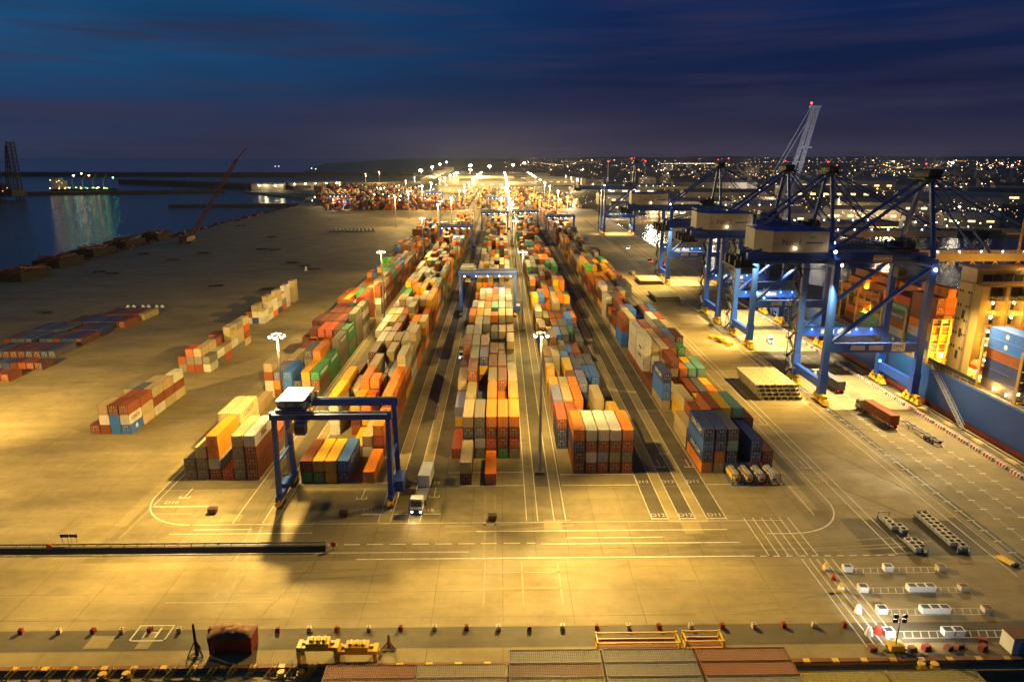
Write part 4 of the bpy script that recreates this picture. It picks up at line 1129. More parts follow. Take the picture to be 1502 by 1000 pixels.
def spreader(name, loc, label, rz=0, L=12.2, w=2.4, z=.7):
    r = thing(name, (*loc, 0), label, 'spreader', 'yellow crane spreaders set down'); r.rotation_euler.z = rz
    b = MB()
    for s in (-w*.3, w*.3): b.box(-L/2, L/2, s-.25, s+.25, z, z+.55)
    b.box(-1.6, 1.6, -w*.45, w*.45, z+.55, z+1.2); b.build('frame', YEL, r)
    for s in (-1, 1):
        b = MB(); b.box(s*L/2-.3, s*L/2+.3, -w/2, w/2, z-.15, z+.65)
        for q in (-1, 1): b.box(s*L/2-.25, s*L/2+.25, q*w/2-.2, q*w/2+.2, .03, z)
        b.build('end_beam', YEL, r)
    b = MB()
    for s in (-1, 0, 1): b.tube((s*.9,-w*.25,z+1.35),(s*.9,w*.25,z+1.35), .28, n=10)
    b.build('sheave', YEL, r)
    return r
spreader('spreader', (83.6, 251), 'yellow spreader frame lying on the concrete beside the second crane', R(-70), 11.5)
spreader('spreader', (-26.2, 82.6), 'left yellow spreader on the near dock edge beside the scrap skip', 0, 5.2, 1.8, 1.6)
spreader('spreader', (-20.7, 82.5), 'right yellow spreader on the near dock edge, longer and lower', 0, 5.2, 1.8, 1.0)

# ------------------------------------------------------------------ tank containers
def tank(x, y, label, col, m):
    r = thing('tank_container', (x, y, 0), label, 'tank', 'tank containers in front of the right block')
    b = MB(); b.smooth = False
    n = 18; L = 5.3; prof = [(-L/2-.0,.55),(-L/2+.12,.85),(-L/2+.4,1.02),(L/2-.4,1.02),(L/2-.12,.85),(L/2,.55)]
    vs = [(rr*math.cos(2*math.pi*i/n), yy, 1.35+rr*math.sin(2*math.pi*i/n)) for yy, rr in prof for i in range(n)]
    fs = [(k*n+(i+1)%n, k*n+i, (k+1)*n+i, (k+1)*n+(i+1)%n) for k in range(len(prof)-1) for i in range(n)]
    fs += [tuple(range(n)), tuple((len(prof)-1)*n+i for i in range(n-1,-1,-1))]
    b.add(vs, fs); b.smooth = True; t = b.build('vessel', m, r)
    b = MB()
    for yy in (-1.5, 0, 1.5):
        for i in range(n): b.bar((1.05*math.cos(2*math.pi*i/n),yy,1.35+1.05*math.sin(2*math.pi*i/n)), (1.05*math.cos(2*math.pi*(i+1)/n),yy,1.35+1.05*math.sin(2*math.pi*(i+1)/n)), .12, .04)
    b.tube((0,.6,2.3),(0,.6,2.55), .35, n=12); b.box(-.45,.45,-2.2,2.2,2.4,2.44); b.build('band', GREY, t)
    fm = paint('tank_frame_'+col, {'blue':(.03,.08,.3),'brown':(.22,.06,.03)}[col], .5)
    b = MB()
    for s in (-1, 1):
        yy = s*2.95
        for q in (-1.14, 1.14): b.box(q-.08, q+.08, yy-.08, yy+.08, .03, 2.6); b.bar((q,yy,.1),(q*.45,yy,.75), .1); b.bar((q,yy,2.5),(q*.45,yy,1.95), .1)
        for z in (.1, 2.53): b.box(-1.06, 1.06, yy-.07, yy+.07, z-.07, z+.07)
    for q in (-1.14, 1.14): b.box(q-.07, q+.07, -2.87, 2.87, .05, .2); b.box(q-.05, q+.05, -2.87, 2.87, 2.48, 2.58)
    b.build('frame', fm, r)
    b = MB(); b.cbox(0, -2.72, 1.2, .7, .12, .35); b.build('valve', DARK, r)
for x, l, c, m in ((50.9,'leftmost yellow tank container in front of the block nearest the quay','blue',YEL),(53.6,'yellow tank container beside the cream tank','blue',YEL),(56.3,'cream tank container next to the yellow tanks','brown',CREAM),(59.0,'rightmost cream tank container with a white end','brown',paint('tank_white',(.66,.62,.52),.45))):
    tank(x, 136.8, l, c, m)

# ------------------------------------------------------------------ vehicles
def wheels(r, pts, rad=.5, w=.35):
    for x, y in pts:
        b = MB(); b.tube((x-w/2,y,rad+.02),(x+w/2,y,rad+.02), rad, n=14); t = b.build('wheel', BLACK, r)
        b = MB(); s = 1 if x > 0 else -1; b.tube((x+s*(w/2-.01),y,rad+.02),(x+s*(w/2+.03),y,rad+.02), rad*.5, n=10); b.build('rim', GREY, t)
def chassis_mesh(L, y0=0):
    b = MB()
    for s in (-.5, .5): b.box(s-.12, s+.12, y0-L, y0, .95, 1.25)
    for i in range(6): b.box(-1.15, 1.15, y0-.4-i*(L-.8)/5-.1, y0-.4-i*(L-.8)/5+.1, 1.0, 1.3)
    return b
def tractor(r, m, y=0):
    """terminal tractor: front points to +Y, coupling at y"""
    b = MB(); b.box(-1.1, 1.1, y-.3, y+4.6, .55, 1.05); b.build('frame', DARK, r)
    b = MB(); b.prism([(-1.15,y+2.3),(1.15,y+2.3),(1.15,y+4.6),(-1.15,y+4.6)], 1.05, 3.0, None, [(-1.1,y+2.4),(1.1,y+2.4),(1.1,y+4.3),(-1.1,y+4.3)]); c = b.build('cab', m, r)
    b = MB(); b.box(-.98,.98,y+4.36,y+4.50,1.75,2.75); b.box(-1.16,-1.11,y+2.7,y+4.1,1.8,2.7); b.box(1.11,1.16,y+2.7,y+4.1,1.8,2.7); b.build('window', GLASS, c)
    for s in (-.8, .8):
        b = MB(); b.ball(s, y+4.68, 1.0, .16); b.build('headlight', COOL, r)
    wheels(r, [(-1,y+3.6),(1,y+3.6),(-1,y+.6),(1,y+.6)], .52)
def truck(loc, label, m, contcode, heading, L=12.2):
    r = thing('container_truck', (*loc, 0), label, 'truck'); r.rotation_euler.z = heading
    tractor(r, m)
    chassis_mesh(L+.2, .8).build('trailer', RED if contcode else GREY, r)
    wheels(r, [(s, y) for s in (-1, 1) for y in (-L+1.6, -L+2.9)], .5)
    if contcode:
        bm = ME40 if L > 7 else ME20
        o = bpy.data.objects.new('shipping_container', bm); COL.objects.link(o); o.color = (*PAL[contcode][0], 1)
        o.location = Vector((loc[0], loc[1], 1.31)) + Matrix.Rotation(heading, 3, 'Z') @ Vector((0, .8-L/2-.05, 0)); o.rotation_euler.z = heading
        tag(o, f'{PAL[contcode][1]} container riding on the trailer of the '+label.split(' ', 1)[1][:0]+('quay truck in mid lane' if contcode == 'r' else 'truck under the nearest crane' if contcode == 'k' else 'truck in the central block lane'), 'container')
    for s in (-.9, .9):
        b = MB(); b.ball(s, -L+.72, 1.05, .07); b.build('tail_light', REDL, r)
    return r
truck((101.3, 175.6), 'terminal truck carrying a rusty orange container along the quay', CREAM, 'r', R(4))
truck((100.6, 203), 'terminal truck with a slate grey container under the nearest crane', CREAM, 'k', R(4))
truck((-13.9, 233), 'truck with lit headlights loaded beside the central block', WHITE, 'g', R(180))
# empty chassis
r = thing('chassis_trailer', (106.6, 167.6, 0), 'empty skeletal container trailer behind the orange quay truck', 'trailer'); r.rotation_euler.z = R(4)
chassis_mesh(14, 0).build('frame', STEEL, r); wheels(r, [(s, y) for s in (-1, 1) for y in (-12.6, -11.3, -10.0)], .5)
b = MB(); b.box(-.6,-.4,-3,-2.8,.03,1); b.box(.4,.6,-3,-2.8,.03,1); b.build('landing_leg', STEEL, r)
# white road truck by the near gantry
r = thing('road_truck', (-17.1, 121.9, 0), 'white road truck with headlights on beside the near gantry crane leg', 'truck'); r.rotation_euler.z = R(180-3)
b = MB(); b.box(-1.15,1.15,-5.6,-.2,.5,1.0); b.build('frame', DARK, r)
b = MB(); b.prism([(-1.22,-2.2),(1.22,-2.2),(1.22,0),(-1.22,0)], .7, 3.5, None, [(-1.18,-2.1),(1.18,-2.1),(1.18,-.35),(-1.18,-.35)]); c = b.build('cab', WHITE, r)
b = MB(); b.box(-1.05,1.05,-.22,-.1,1.9,3.0); b.box(-1.235,-1.19,-1.5,-.5,2,2.9); b.box(1.19,1.235,-1.5,-.5,2,2.9); b.build('windscreen', GLASS, c)
b = MB(); b.box(-1.2,1.2,-.05,.12,.45,1.2); b.build('bumper', DARK, r)
for s in (-.85, .85):
    b = MB(); b.ball(s, .16, .95, .2); b.build('headlight', COOL, r)
wheels(r, [(s,y) for s in (-1.05,1.05) for y in (-1.2,-4.6)], .52)
b = MB(); b.box(-1.2,1.2,-16.5,-4.0,1.05,1.35); t = b.build('trailer', STEEL, r); wheels(r, [(s,y) for s in (-1.05,1.05) for y in (-12.4,-13.7,-15)], .5)
b = MB(); b.box(-1.22,1.22,-16.4,-9.6,1.36,4.0); b.build('white_load', WHITE, t)
spot((-17.6, 121.4, 1.0), (-17.8, 112, 0), 350, (1,.95,.85), 70, .6, .1, 'headlight_beam')
def van(loc, label, m, rz):
    r = thing('van', (*loc, 0), label, 'van', 'vehicles on the quay'); r.rotation_euler.z = rz
    b = MB(); b.prism([(-.95,-2.6),(.95,-2.6),(.95,2.5),(-.95,2.5)], .35, 1.15, None, [(-.95,-2.6),(.95,-2.6),(.95,2.4),(-.95,2.4)]); bd = b.build('body', m, r)
    b = MB(); b.prism([(-.94,-2.58),(.94,-2.58),(.94,1.5),(-.94,1.5)], 1.15, 2.2, None, [(-.85,-2.5),(.85,-2.5),(.85,.8),(-.85,.8)]); b.build('roof', m, r)
    b = MB(); b.box(-.8,.8,.95,1.35,1.3,2.0); b.build('windscreen', GLASS, r)
    wheels(r, [(s,y) for s in (-.9,.9) for y in (-1.6,1.6)], .36, .25)
    for s in (-.7, .7):
        b = MB(); b.ball(s, 2.52, .8, .15); b.build('headlight', COOL, r)
van((97, 520), 'small white van on the quay far beyond the hatch covers', WHITE, R(160))
van((102.5, 250), 'small white van in the white pool of light under the second crane', WHITE, R(170))
van((78, 405), 'cream van beside the row of containers beyond the hatch covers', CREAM, R(20))
for x, y in ((101,420),(104,438),(99,452)):
    b = MB(); b.cbox(x, y, .9, 2.3, 6, .5, STEEL); b.cbox(x, y+1, 1.7, 2.2, 2.2, 1.3, DARK)
    for s in (-1, 1): b.ball(x+s*.9, y-3.1, 1.1, .3, REDL)
    tag(b.build('trailer'), f'parked quay trailer with red tail lights, {ordn([420,438,452].index(y))} from the near end', 'trailer', 'trailers with tail lights on the far quay')

# flat racks loaded with white crates
def crate_mesh():
    b = MB(); b.box(-1.0,1.0,-.6,.6,.3,1.0,STEEL); b.box(-.86,.86,-.48,.48,1.0,1.012,TAR_SHADE); b.box(-1.0,1.0,.5,.6,1.0,1.15,CREAM); b.box(-1.0,1.0,-.6,-.5,1.0,1.15,CREAM); b.box(-1.0,-.88,-.5,.5,1.0,1.15,CREAM); b.box(.88,1.0,-.5,.5,1.0,1.15,CREAM); return b.mesh('crate')  # solid box; the near-black top sheet stands in for the shaded interior
ME_CRATE = crate_mesh()
for i, (x0, y0, y1, l, spec) in enumerate(((75.0, 106.8, 119.6, 'left low flat trailer loaded with two uneven blocks of white crates', [(0,1),(0,2),(0,3),(1,3),(1,4),(1,7),(1,8),(0,7),(0,8),(0,9)]), (82.6, 106.9, 120.2, 'right low flat trailer fully loaded with two lines of white crates', [(s, k) for s in (0, 1) for k in range(10) if not (s == 0 and k == 9)]))):
    r = thing('flat_trailer', (x0, y0, 0), l, 'trailer', 'flat trailers with white crates')
    L = y1-y0; b = MB(); b.box(-1.25,1.25,0,L,.18,.42); b.build('deck', DARK, r)
    b = MB()
    for yy in (0, L):
        for s in (-1.1, 1.1): b.box(s-.08, s+.08, yy-.08, yy+.08, .4, 1.5)
        b.box(-1.1,1.1,yy-.05,yy+.05,1.3,1.45)
    b.build('end_frame', STEEL, r)
    for n_, (s, k) in enumerate(spec):
        o = bpy.data.objects.new('crate', ME_CRATE); COL.objects.link(o); o.location = (x0+(-.62 if s == 0 else .62), y1-.75-k*1.26, .13); o.scale = (.58, .95, 1)
        tag(o, f'white open crate, {["left","right"][s]} line, {ordn(k)} from the far end of the {["left","right"][i]} flat trailer', 'crate', 'white crates on the flat trailers')
# white planters in the marked bays
pl = 0
ROWS = [(102.2, [(59.3,1),(66.3,1),(75.6,2)]), (96.6, [(59.1,1),(67.2,1),(68.7,1),(70.2,1),(75.8,2)]), (91.1, [(59.2,1),(66.1,1),(67.6,1),(69.1,1),(75.9,2)]), (85.9, [(57.4,1),(66.3,1),(67.9,1),(76.1,2)])]
ME_TUB = None
for ri, (y, xs) in enumerate(ROWS):
    for ci, (x, kd) in enumerate(xs):
        if ME_TUB is None:
            b = MB(); b.prism([(-.7,-.55),(.7,-.55),(.7,.55),(-.7,.55)], .03, 1.0, WHITE, [(-.75,-.6),(.75,-.6),(.75,.6),(-.75,.6)]); b.box(-.6,.6,-.46,.46,1.0,1.012,DARK); ME_TUB = b.mesh('concrete_tub')
            b = MB(); b.prism([(-.7,-.55),(.7,-.55),(.7,.55),(-.7,.55)], .03, .85, CREAM, [(-.75,-.6),(.75,-.6),(.75,.6),(-.75,.6)]); b.box(-.64,.64,-.5,.5,.85,.862,RUST); ME_TUB2 = b.mesh('concrete_tub_worn')
        o = bpy.data.objects.new('concrete_tub', ME_TUB if kd == 1 else ME_TUB2); COL.objects.link(o); o.location = (x, y, 0); o.rotation_euler.z = random.uniform(-.06,.06)
        tag(o, f'{"white" if kd == 1 else "worn cream"} concrete tub, {ordn(ci)} from left in the {["farthest","second","third","nearest"][ri]} ladder-marked row', 'tub', 'white tubs between the ladder markings')
for i, (x, y, m, n_) in enumerate(((55.8,102.6,YEL,'yellow'),(55.8,99.8,RED,'small red'),(55.7,96.9,YEL,'yellow'),(55.6,91.2,WHITE,'white and orange'),(54.6,86.0,WHITE,'white'),(56.1,86.3,RED,'red'))):
    b = MB(); k = .7 if 'small' in n_ else 1
    b.tube((0,0,.03),(0,0,.35*k), .62*k, .55*k, 12, m); b.tube((0,0,.35*k),(0,0,.8*k), .52*k, .46*k, 12, WHITE if m is YEL else m); b.tube((0,0,.8*k),(0,0,1.3*k), .46*k, .3*k, 12, m)
    o = b.build('traffic_drum'); o.location = (x, y, 0)
    tag(o, f'{n_} traffic drum on the lane lines, {ordn(i)} from the road', 'traffic drum', 'traffic drums along the lane lines')
b = MB(); b.prism([(-.5,-1.6),(.5,-1.6),(.5,1.6),(-.5,1.6)], .03, .7, YEL, [(-.15,-1.6),(.15,-1.6),(.15,1.0),(-.15,1.0)]); b.box(-.7,.7,-1.9,-1.4,.03,.5,DARK)
tag(b.build('chock', loc=(88.6, 104.6, 0), rz=R(20)), 'yellow wedge shaped chock lying on the asphalt below the lane ticks', 'chock')

# portable light tower
r = thing('light_tower', (56.6, 82.6, 0), 'portable light tower with four lamp panels flooding the marked bays', 'light tower')
b = MB(); b.box(-1.0,1.0,-.7,.7,.35,1.3); b.build('generator', YEL, r)
b = MB(); b.box(-1.8,1.8,-.08,.08,.1,.3); b.box(-.08,.08,-1.5,1.5,.1,.3); b.build('outrigger', STEEL, r)
wheels(r, [(-1,.4),(1,.4)], .3, .2)
b = MB(); b.tube((0,0,1.3),(0,0,5.2), .12, .08, 8); b.bar((-.9,0,5.2),(.9,0,5.2), .1); b.build('mast', STEEL, r)
for x in (-.65, .65):
    for z in (5.0, 5.75):
        b = MB(); b.cbox(x, 0, z, .62, .2, .55); p = b.build('lamp_panel', DARK, r)
        b = MB(); b.cbox(x, .13, z, .54, .05, .47); b.build('lens', WARMB, p)
spot((56.6, 83.1, 5.3), (60.5, 89.5, 0), 9e3, (1,.95,.86), 120, .9, .3, 'tower_flood')
rr = random.Random(5)
b = MB()
for i in range(9): b.cbox(0, 0, 0, .01, .01, .01) if False else None
for i, (x, y, m, l) in enumerate(((53.4,82.8,RUST,'rusty drum'),(59.0,82.5,RUST,'brown timber block'),(61.2,82.7,DRED,'red tarpaulin bundle'),(64.5,82.8,RUST,'brown box'),(66.2,83.0,RUST,'dark brown crate'),(69.4,82.6,DRED,'red fire box'),(70.6,84.3,DRED,'small red box'))):
    b = MB(); b.prism([(-.6,-.4),(.6,-.4),(.6,.4),(-.6,.4)], .03, .6+.12*(i%3), m, [(-.5,-.36),(.5,-.36),(.5,.36),(-.5,.36)]); b.box(-.2,.2,-.46,.46,.2,.3,DARK)
    tag(b.build('stowed_box', loc=(x,y,0), rz=rr.uniform(-.5,.5)), f'{l} left on the dock edge, {ordn(i)} along from the light tower', 'box', 'odds and ends by the light tower')
r = thing('kiosk', (74.2, 82.6, 0), 'white corrugated site cabin cut off by the right edge near the dock', 'cabin')
b = MB(); b.box(-1.5,1.5,-1.2,1.2,.1,2.7)
for i in range(10): b.box(-1.45+i*.31,-1.33+i*.31,-1.24,-1.2,.15,2.65)
b.build('wall', WHITE, r); b = MB(); b.box(-1.65,1.65,-1.35,1.35,2.7,2.85); b.build('roof', RUST, r); b = MB(); b.box(-.5,.4,-1.27,-1.245,.15,2.2); b.build('door', GREY, r)

# ------------------------------------------------------------------ near dock edge
for i, x in enumerate([-78,-72.2,-66.5,-61.4,-57.1,-53,-48.6,-43.9,-38.8,-33.9,-29.1,-25,-20.2,-15.4,-10.3,-5.5,-.7,4,9,14.2,19,23.6,28.4,33.2,38,42.6,47.2,51.8]):
    if i < 2:
        b = MB(); b.prism([(-.33,-.33),(.33,-.33),(.33,.33),(-.33,.33)], .03, .72, DRED if i % 2 else CREAM, [(-.3,-.3),(.3,-.3),(.3,.3),(-.3,.3)]); b.box(-.1,.1,-.1,.1,.72,.8,DARK)
        me = b.mesh('kerb_block'); (globals().__setitem__('KB%d' % i, me))
    o = bpy.data.objects.new('kerb_block', KB1 if i % 2 else KB0); COL.objects.link(o); o.location = (x, 88.4-.02*i+random.uniform(-.12,.12), 0); o.rotation_euler.z = random.uniform(-.2,.2)
    tag(o, f'{"red" if i % 2 else "white"} square block at the dock road edge, {ordn(i)} from left', 'block', 'red and white blocks along the dock road')
# coping of yellow and rust blocks with mooring ladders
cb = None
for i in range(74):
    x = -76 + i*2.05
    b = MB(); m = (YEL, RUST)[i % 2]
    if i < 2: w_ = .45 if i == 0 else 1.5; b.box(-w_,w_,-.35,.35,.02,.26,m); b.box(-w_,w_,-.37,-.35,-.8,.24,m); o = b.build('coping_block'); globals()['CB%d' % i] = o.data
    else: o = bpy.data.objects.new('coping_block', (CB0, CB1)[i % 2]); COL.objects.link(o)
    o.location = (x, 80.62, 0)
    tag(o, f'{("yellow","rust red")[i%2]} painted coping block on the dock edge, {ordn(i)} from left' if i < 60 else f'{("yellow","rust red")[i%2]} painted coping block at the right of the dock edge, {ordn(73-i)} from right', 'coping block', 'painted coping blocks of the near dock')
lm = None
for i in range(20):
    x = -73 + i*2.75
    if i == 0:
        b = MB()
        for s in (-.35,.35): b.bar((s,80.2-80.2,.5),(s-.9,-1.2,-.35),.12); b.bar((s,0,.5),(s,.5,.7),.1)
        for k in range(7): t = k/6; b.bar((-.35-.9*t,-1.2*t,.5-.85*t),(.35-.9*t,-1.2*t,.5-.85*t),.08)
        o = b.build('dock_ladder', YEL); lm = o
    else: o = lm.copy(); COL.objects.link(o)
    o.location = (x, 80.18, 0); tag(o, f'sloping yellow ladder down the near dock wall, {ordn(i)} from left', 'ladder', 'yellow ladders on the dock wall')
b = MB()
b.prism([(-110,78.6),(-70,78.2),(-62,78.7),(-52,78.3),(-44,78.8),(-36,78.2),(-27,78.5),(-27,80.15),(-110,80.15)], -5, -.35); structure(b.build('dock_ledge', M_APRON))
b = MB(); b.box(-26.9, 118, 78.9, 80.15, -5, -.35); structure(b.build('dock_ledge', M_PAD))
for i, (x, y) in enumerate(((-55,79.2),(-51.8,79.3),(-30.6,79.2),(-27.9,79.3),(58.6,79.5),(60.4,79.4))):
    b = MB(); b.tube((0,0,-.35),(0,0,.35),.4,.45,10,YEL); b.tube((0,0,.35),(0,0,.55),.58,.5,10,YEL); b.box(-.7,.7,-.3,.3,-.35,-.1,YEL)
    tag(b.build('mooring_bollard', loc=(x,y,0)), f'yellow mooring bollard on the lower dock ledge, {ordn(i)} from left', 'bollard', 'yellow bollards on the dock ledge')
# scrap skip with a bulging tarpaulin
r = thing('scrap_skip', (-39.0, 84.6, 0), 'large rusty red scrap skip heaped under a brown sheet on the dock edge', 'skip')
b = MB(); b.prism([(-3.0,-1.3),(3.0,-1.3),(3.0,1.3),(-3.0,1.3)], .1, 2.9, None, [(-3.15,-1.45),(3.15,-1.45),(3.15,1.45),(-3.15,1.45)])
for i in range(9): b.box(-3.0+i*.74,-2.88+i*.74,-1.5,-1.3,.15,2.75)
b.build('body', DRED, r)
b = MB(); nx, ny = 22, 10; rr = random.Random(9)
vs = [(-3.2+6.4*i/nx, -1.5+3*j/ny, 2.88+.75*math.sin(math.pi*i/nx)**.5*math.sin(math.pi*j/ny)**.5*(.7+.5*rr.random())) for j in range(ny+1) for i in range(nx+1)]
b.add(vs, [(j*(nx+1)+i, j*(nx+1)+i+1, (j+1)*(nx+1)+i+1, (j+1)*(nx+1)+i) for j in range(ny) for i in range(nx)]); b.smooth = True; b.build('tarpaulin', RUST, r)
# dark A-frame post
def tripod(loc, h, label, m):
    r = thing('tripod_stand', (*loc, 0), label, 'stand')
    b = MB(); b.tube((0,0,.1),(0,0,h), .28, .16, 8); b.build('post', m, r)
    for t in (0, 2.1, 4.2):
        b = MB(); b.bar((1.3*math.cos(t-.5),1.3*math.sin(t-.5),.1),(0,0,h*.5), .12); b.build('leg', m, r)
    b = MB()
    for t in (0, 2.1, 4.2): b.bar((1.3*math.cos(t-.5),1.3*math.sin(t-.5),.15),(1.3*math.cos(t+1.6),1.3*math.sin(t+1.6),.15), .1)
    b.build('base_frame', m, r)
tripod((-43.8, 83.2), 5.2, 'dark blue tripod post beside the rusty scrap skip', DARK)
tripod((-16.6, 84.4), 2.2, 'small brown tripod right of the yellow spreaders', RUST)
# yellow framed open racks behind the moored containers
for x0, x1, y, l in ((13.6, 25.4, 84.0, 'wide yellow framed open rack behind the moored grey containers'), (26.4, 31.8, 84.2, 'short yellow rack with slatted floor behind the moored rust containers')):
    r = thing('open_rack', (x0, y, 0), l, 'rack', 'yellow open racks on the dock edge'); L = x1-x0
    b = MB(); b.box(0, L, -1.1, 1.1, .1, .35)
    for i in range(int(L/.4)): b.box(.2+i*.4, .4+i*.4, -1.05, 1.05, .35, .4)
    b.build('floor', RUST, r)
    b = MB()
    for z in (.45, 1.5):
        for s in (-1.1, 1.1): b.box(0, L, s-.1, s+.1, z-.1, z+.1)
        for q in (0, L): b.box(q-.1, q+.1, -1.1, 1.1, z-.1, z+.1)
    for q in (0, L):
        for s in (-1.1, 1.1): b.box(q-.12, q+.12, s-.12, s+.12, .05, 1.7)
    b.build('frame', YEL, r)
# guard railed embankment at left
r = thing('guard_rail', (-62, 110.2, 0), 'long guard rail on a low dark bank along the road at left', 'guard rail')
b = MB(); b.prism([(-50,-.9),(30,-.9),(30,.6),(-50,.6)], .02, .9, None, [(-50,-.3),(30,-.3),(30,.3),(-50,.3)]); b.build('bank', M_ASPHD, r)
b = MB(); b.box(-50, 30, -.1, .0, 1.35, 1.65); b.build('rail', STEEL, r)
b = MB()
for i in range(34): b.box(-49.5+i*2.4,-49.36+i*2.4,-.02,.12,.8,1.6)
b.build('post', STEEL, r)
for i, x in enumerate((-79.6, -78.0)):
    r = thing('road_sign', (x, 111.6, 0), f'dark rectangular sign board above the guard rail, {["left","right"][i]} of the pair', 'sign', 'pair of sign boards at the guard rail')
    b = MB(); b.box(-.55,-.47,-.04,.04,.03,2.7); b.box(.47,.55,-.04,.04,.03,2.7); b.build('post', STEEL, r); b = MB(); b.box(-.75,.75,-.09,-.05,2.1,2.7); b.build('board', DARK, r)
for x, l in ((-81.4, 'red marker ball on the guard rail beside the two signs'), (-30.6, 'red marker at the right end of the guard rail')):
    r = thing('marker_post', (x, 110, 0), l, 'marker'); b = MB(); b.tube((0,0,.05),(0,0,1.2),.1,.1,8); b.build('post', STEEL, r); b = MB(); b.tube((0,-.3,1.3),(0,-.1,1.3),.5,.5,14); b.build('disc', RED, r)
# steel bins at the block fronts
for i, (x, y) in enumerate(((-57.9,123.7),(-31.4,122),(-2.0,120.2))):
    r = thing('scrap_bin', (x, y, 0), f'small dark open bin on the road before the {["leftmost block","near gantry crane","central block"][i]}', 'bin', 'dark bins at the block fronts')
    b = MB(); b.prism([(-.7,-.55),(.7,-.55),(.7,.55),(-.7,.55)], .1, 1.1, None, [(-.9,-.65),(.9,-.65),(.9,.65),(-.9,.65)]); b.build('body', RUST, r); b = MB(); b.box(-.85,.85,-.6,.6,1.1,1.15); b.build('lid', DARK, r)

# ------------------------------------------------------------------ vessel moored at the near dock, containers on deck with ribbed roofs
def ribbed(name, L=12.19, ax='x'):
    b = MB(); n = int(L/.28)
    b.box(-L/2, L/2, -CW/2, CW/2, 0, CH-.1)
    b.box(-L/2, L/2, -CW/2, -CW/2+.1, CH-.1, CH); b.box(-L/2, L/2, CW/2-.1, CW/2, CH-.1, CH)
    for s in (-1, 1): b.box(s*L/2-.14*(s > 0), s*L/2+.14*(s < 0), -CW/2+.1, CW/2-.1, CH-.1, CH)
    for i in range(n):
        x = -L/2+.2+i*(L-.4)/n; w = (L-.4)/n
        b.add([(x,-CW/2+.1,CH-.1+.003),(x+w*.25,-CW/2+.1,CH-.03),(x+w*.6,-CW/2+.1,CH-.03),(x+w*.85,-CW/2+.1,CH-.1+.003),(x,CW/2-.1,CH-.1+.003),(x+w*.25,CW/2-.1,CH-.03),(x+w*.6,CW/2-.1,CH-.03),(x+w*.85,CW/2-.1,CH-.1+.003)], [(0,1,5,4),(1,2,6,5),(2,3,7,6)])
    return b.mesh(name, M_CONT)
ME_RIB = ribbed('container_ribbed')
GREYB, RB, OL, MB_ = (.22,.185,.14), (.24,.10,.055), (.24,.20,.06), (.17,.085,.055)
NEAR = [(6.85,76.35,5,GREYB,'grey brown'),(19.3,76.35,5,GREYB,'ash grey'),(31.9,76.35,5,RB,'rust'),(6.85,73.8,5,MB_,'dark brown'),(19.3,73.8,5,GREYB,'mottled grey'),(31.9,73.8,5,(.26,.09,.04),'red brown'),
        (6.85,71.25,5,OL,'dull olive'),(19.3,71.25,5,GREYB,'dusty grey'),(31.9,71.25,5,GREYB,'pale grey'),
        (-17.8,76.9,2.4,RB,'faded rust'),(-5.5,76.9,2.4,(.27,.21,.13),'tan'),(-17.8,74.35,2.4,(.22,.15,.09),'tan brown'),(-5.5,74.35,2.4,(.24,.19,.12),'stained tan'),(-17.8,71.8,2.4,MB_,'brown'),(-5.5,71.8,2.4,GREYB,'grey'),
        (44.7,74.9,2.4,(.30,.235,.05),'mustard olive'),(57.3,74.9,2.4,(.27,.21,.05),'yellow olive'),(44.7,72.3,2.4,MB_,'maroon brown'),(57.3,72.3,2.4,GREYB,'dark grey')]
for x, y, zt, c, n_ in NEAR:
    for t in range(2):
        o = bpy.data.objects.new('shipping_container', ME_RIB); COL.objects.link(o); o.location = (x, y, zt-CH*(t+1)-.02*t); o.color = (*c, 1)
        if t and y < 76: pass
        place = 'left' if x < 0 else 'middle' if x < 38 else 'right'
        tag(o, f'{n_} ribbed-roof container {"on top" if t == 0 else "underneath"}, moored vessel, {place} group, row {["nearest the dock","behind","nearest the camera"][0 if y > 74.8 else 1 if y > 72.2 else 2]}', 'container', 'ribbed containers on the vessel moored in front')
r = thing('moored_vessel', (0, 0, 0), 'deck of the barge moored at the near dock, loaded with ribbed containers', 'barge')
b = MB(); b.prism([(-25,58),(66,58),(66,78.3),(-25,78.3)], -4.2, -3.0, None, [(-25.2,58),(66.2,58),(66.2,78.5),(-25.2,78.5)]); b.build('hull', DARK, r)
b = MB(); b.box(-24.5, 65.5, 58.5, 78.0, -3.0, -2.82); b.build('deck', DECK, r)
r = thing('work_boat', (-37.5, 75.2, 0), 'dark low workboat with pale gunwale moored beside the barge at bottom left', 'boat')
hp = [(-10,-2.2),(9,-2.6),(10.5,-2.0),(10.5,2.0),(9,2.6),(-4,2.0),(-10.5,0.2)]
b = MB(); b.prism([(x*.97,y*.9) for x,y in hp], -3.8, -1.7, None, hp); b.build('hull', DARK, r)
b = MB()
for p, q in zip(hp, hp[1:]+hp[:1]): b.bar((*p,-1.6),(*q,-1.6), .3, .25)
b.build('gunwale', CREAM, r)
b = MB(); b.box(2, 7, -1.4, 1.4, -1.7, .1); b.build('cabin', STEEL, r)
b = MB(); b.box(2.5, 6.5, -1.44, -1.4, -1.0, -.4); b.build('window', GLASS, r)
b = MB()
for x in (-6,-3,0): b.ball(x, .3, -1.3, .35); b.tube((x+1,-.4,-1.7),(x+1,-.4,-1.0),.2,.25,8)
b.build('deck_gear', STEEL, r)

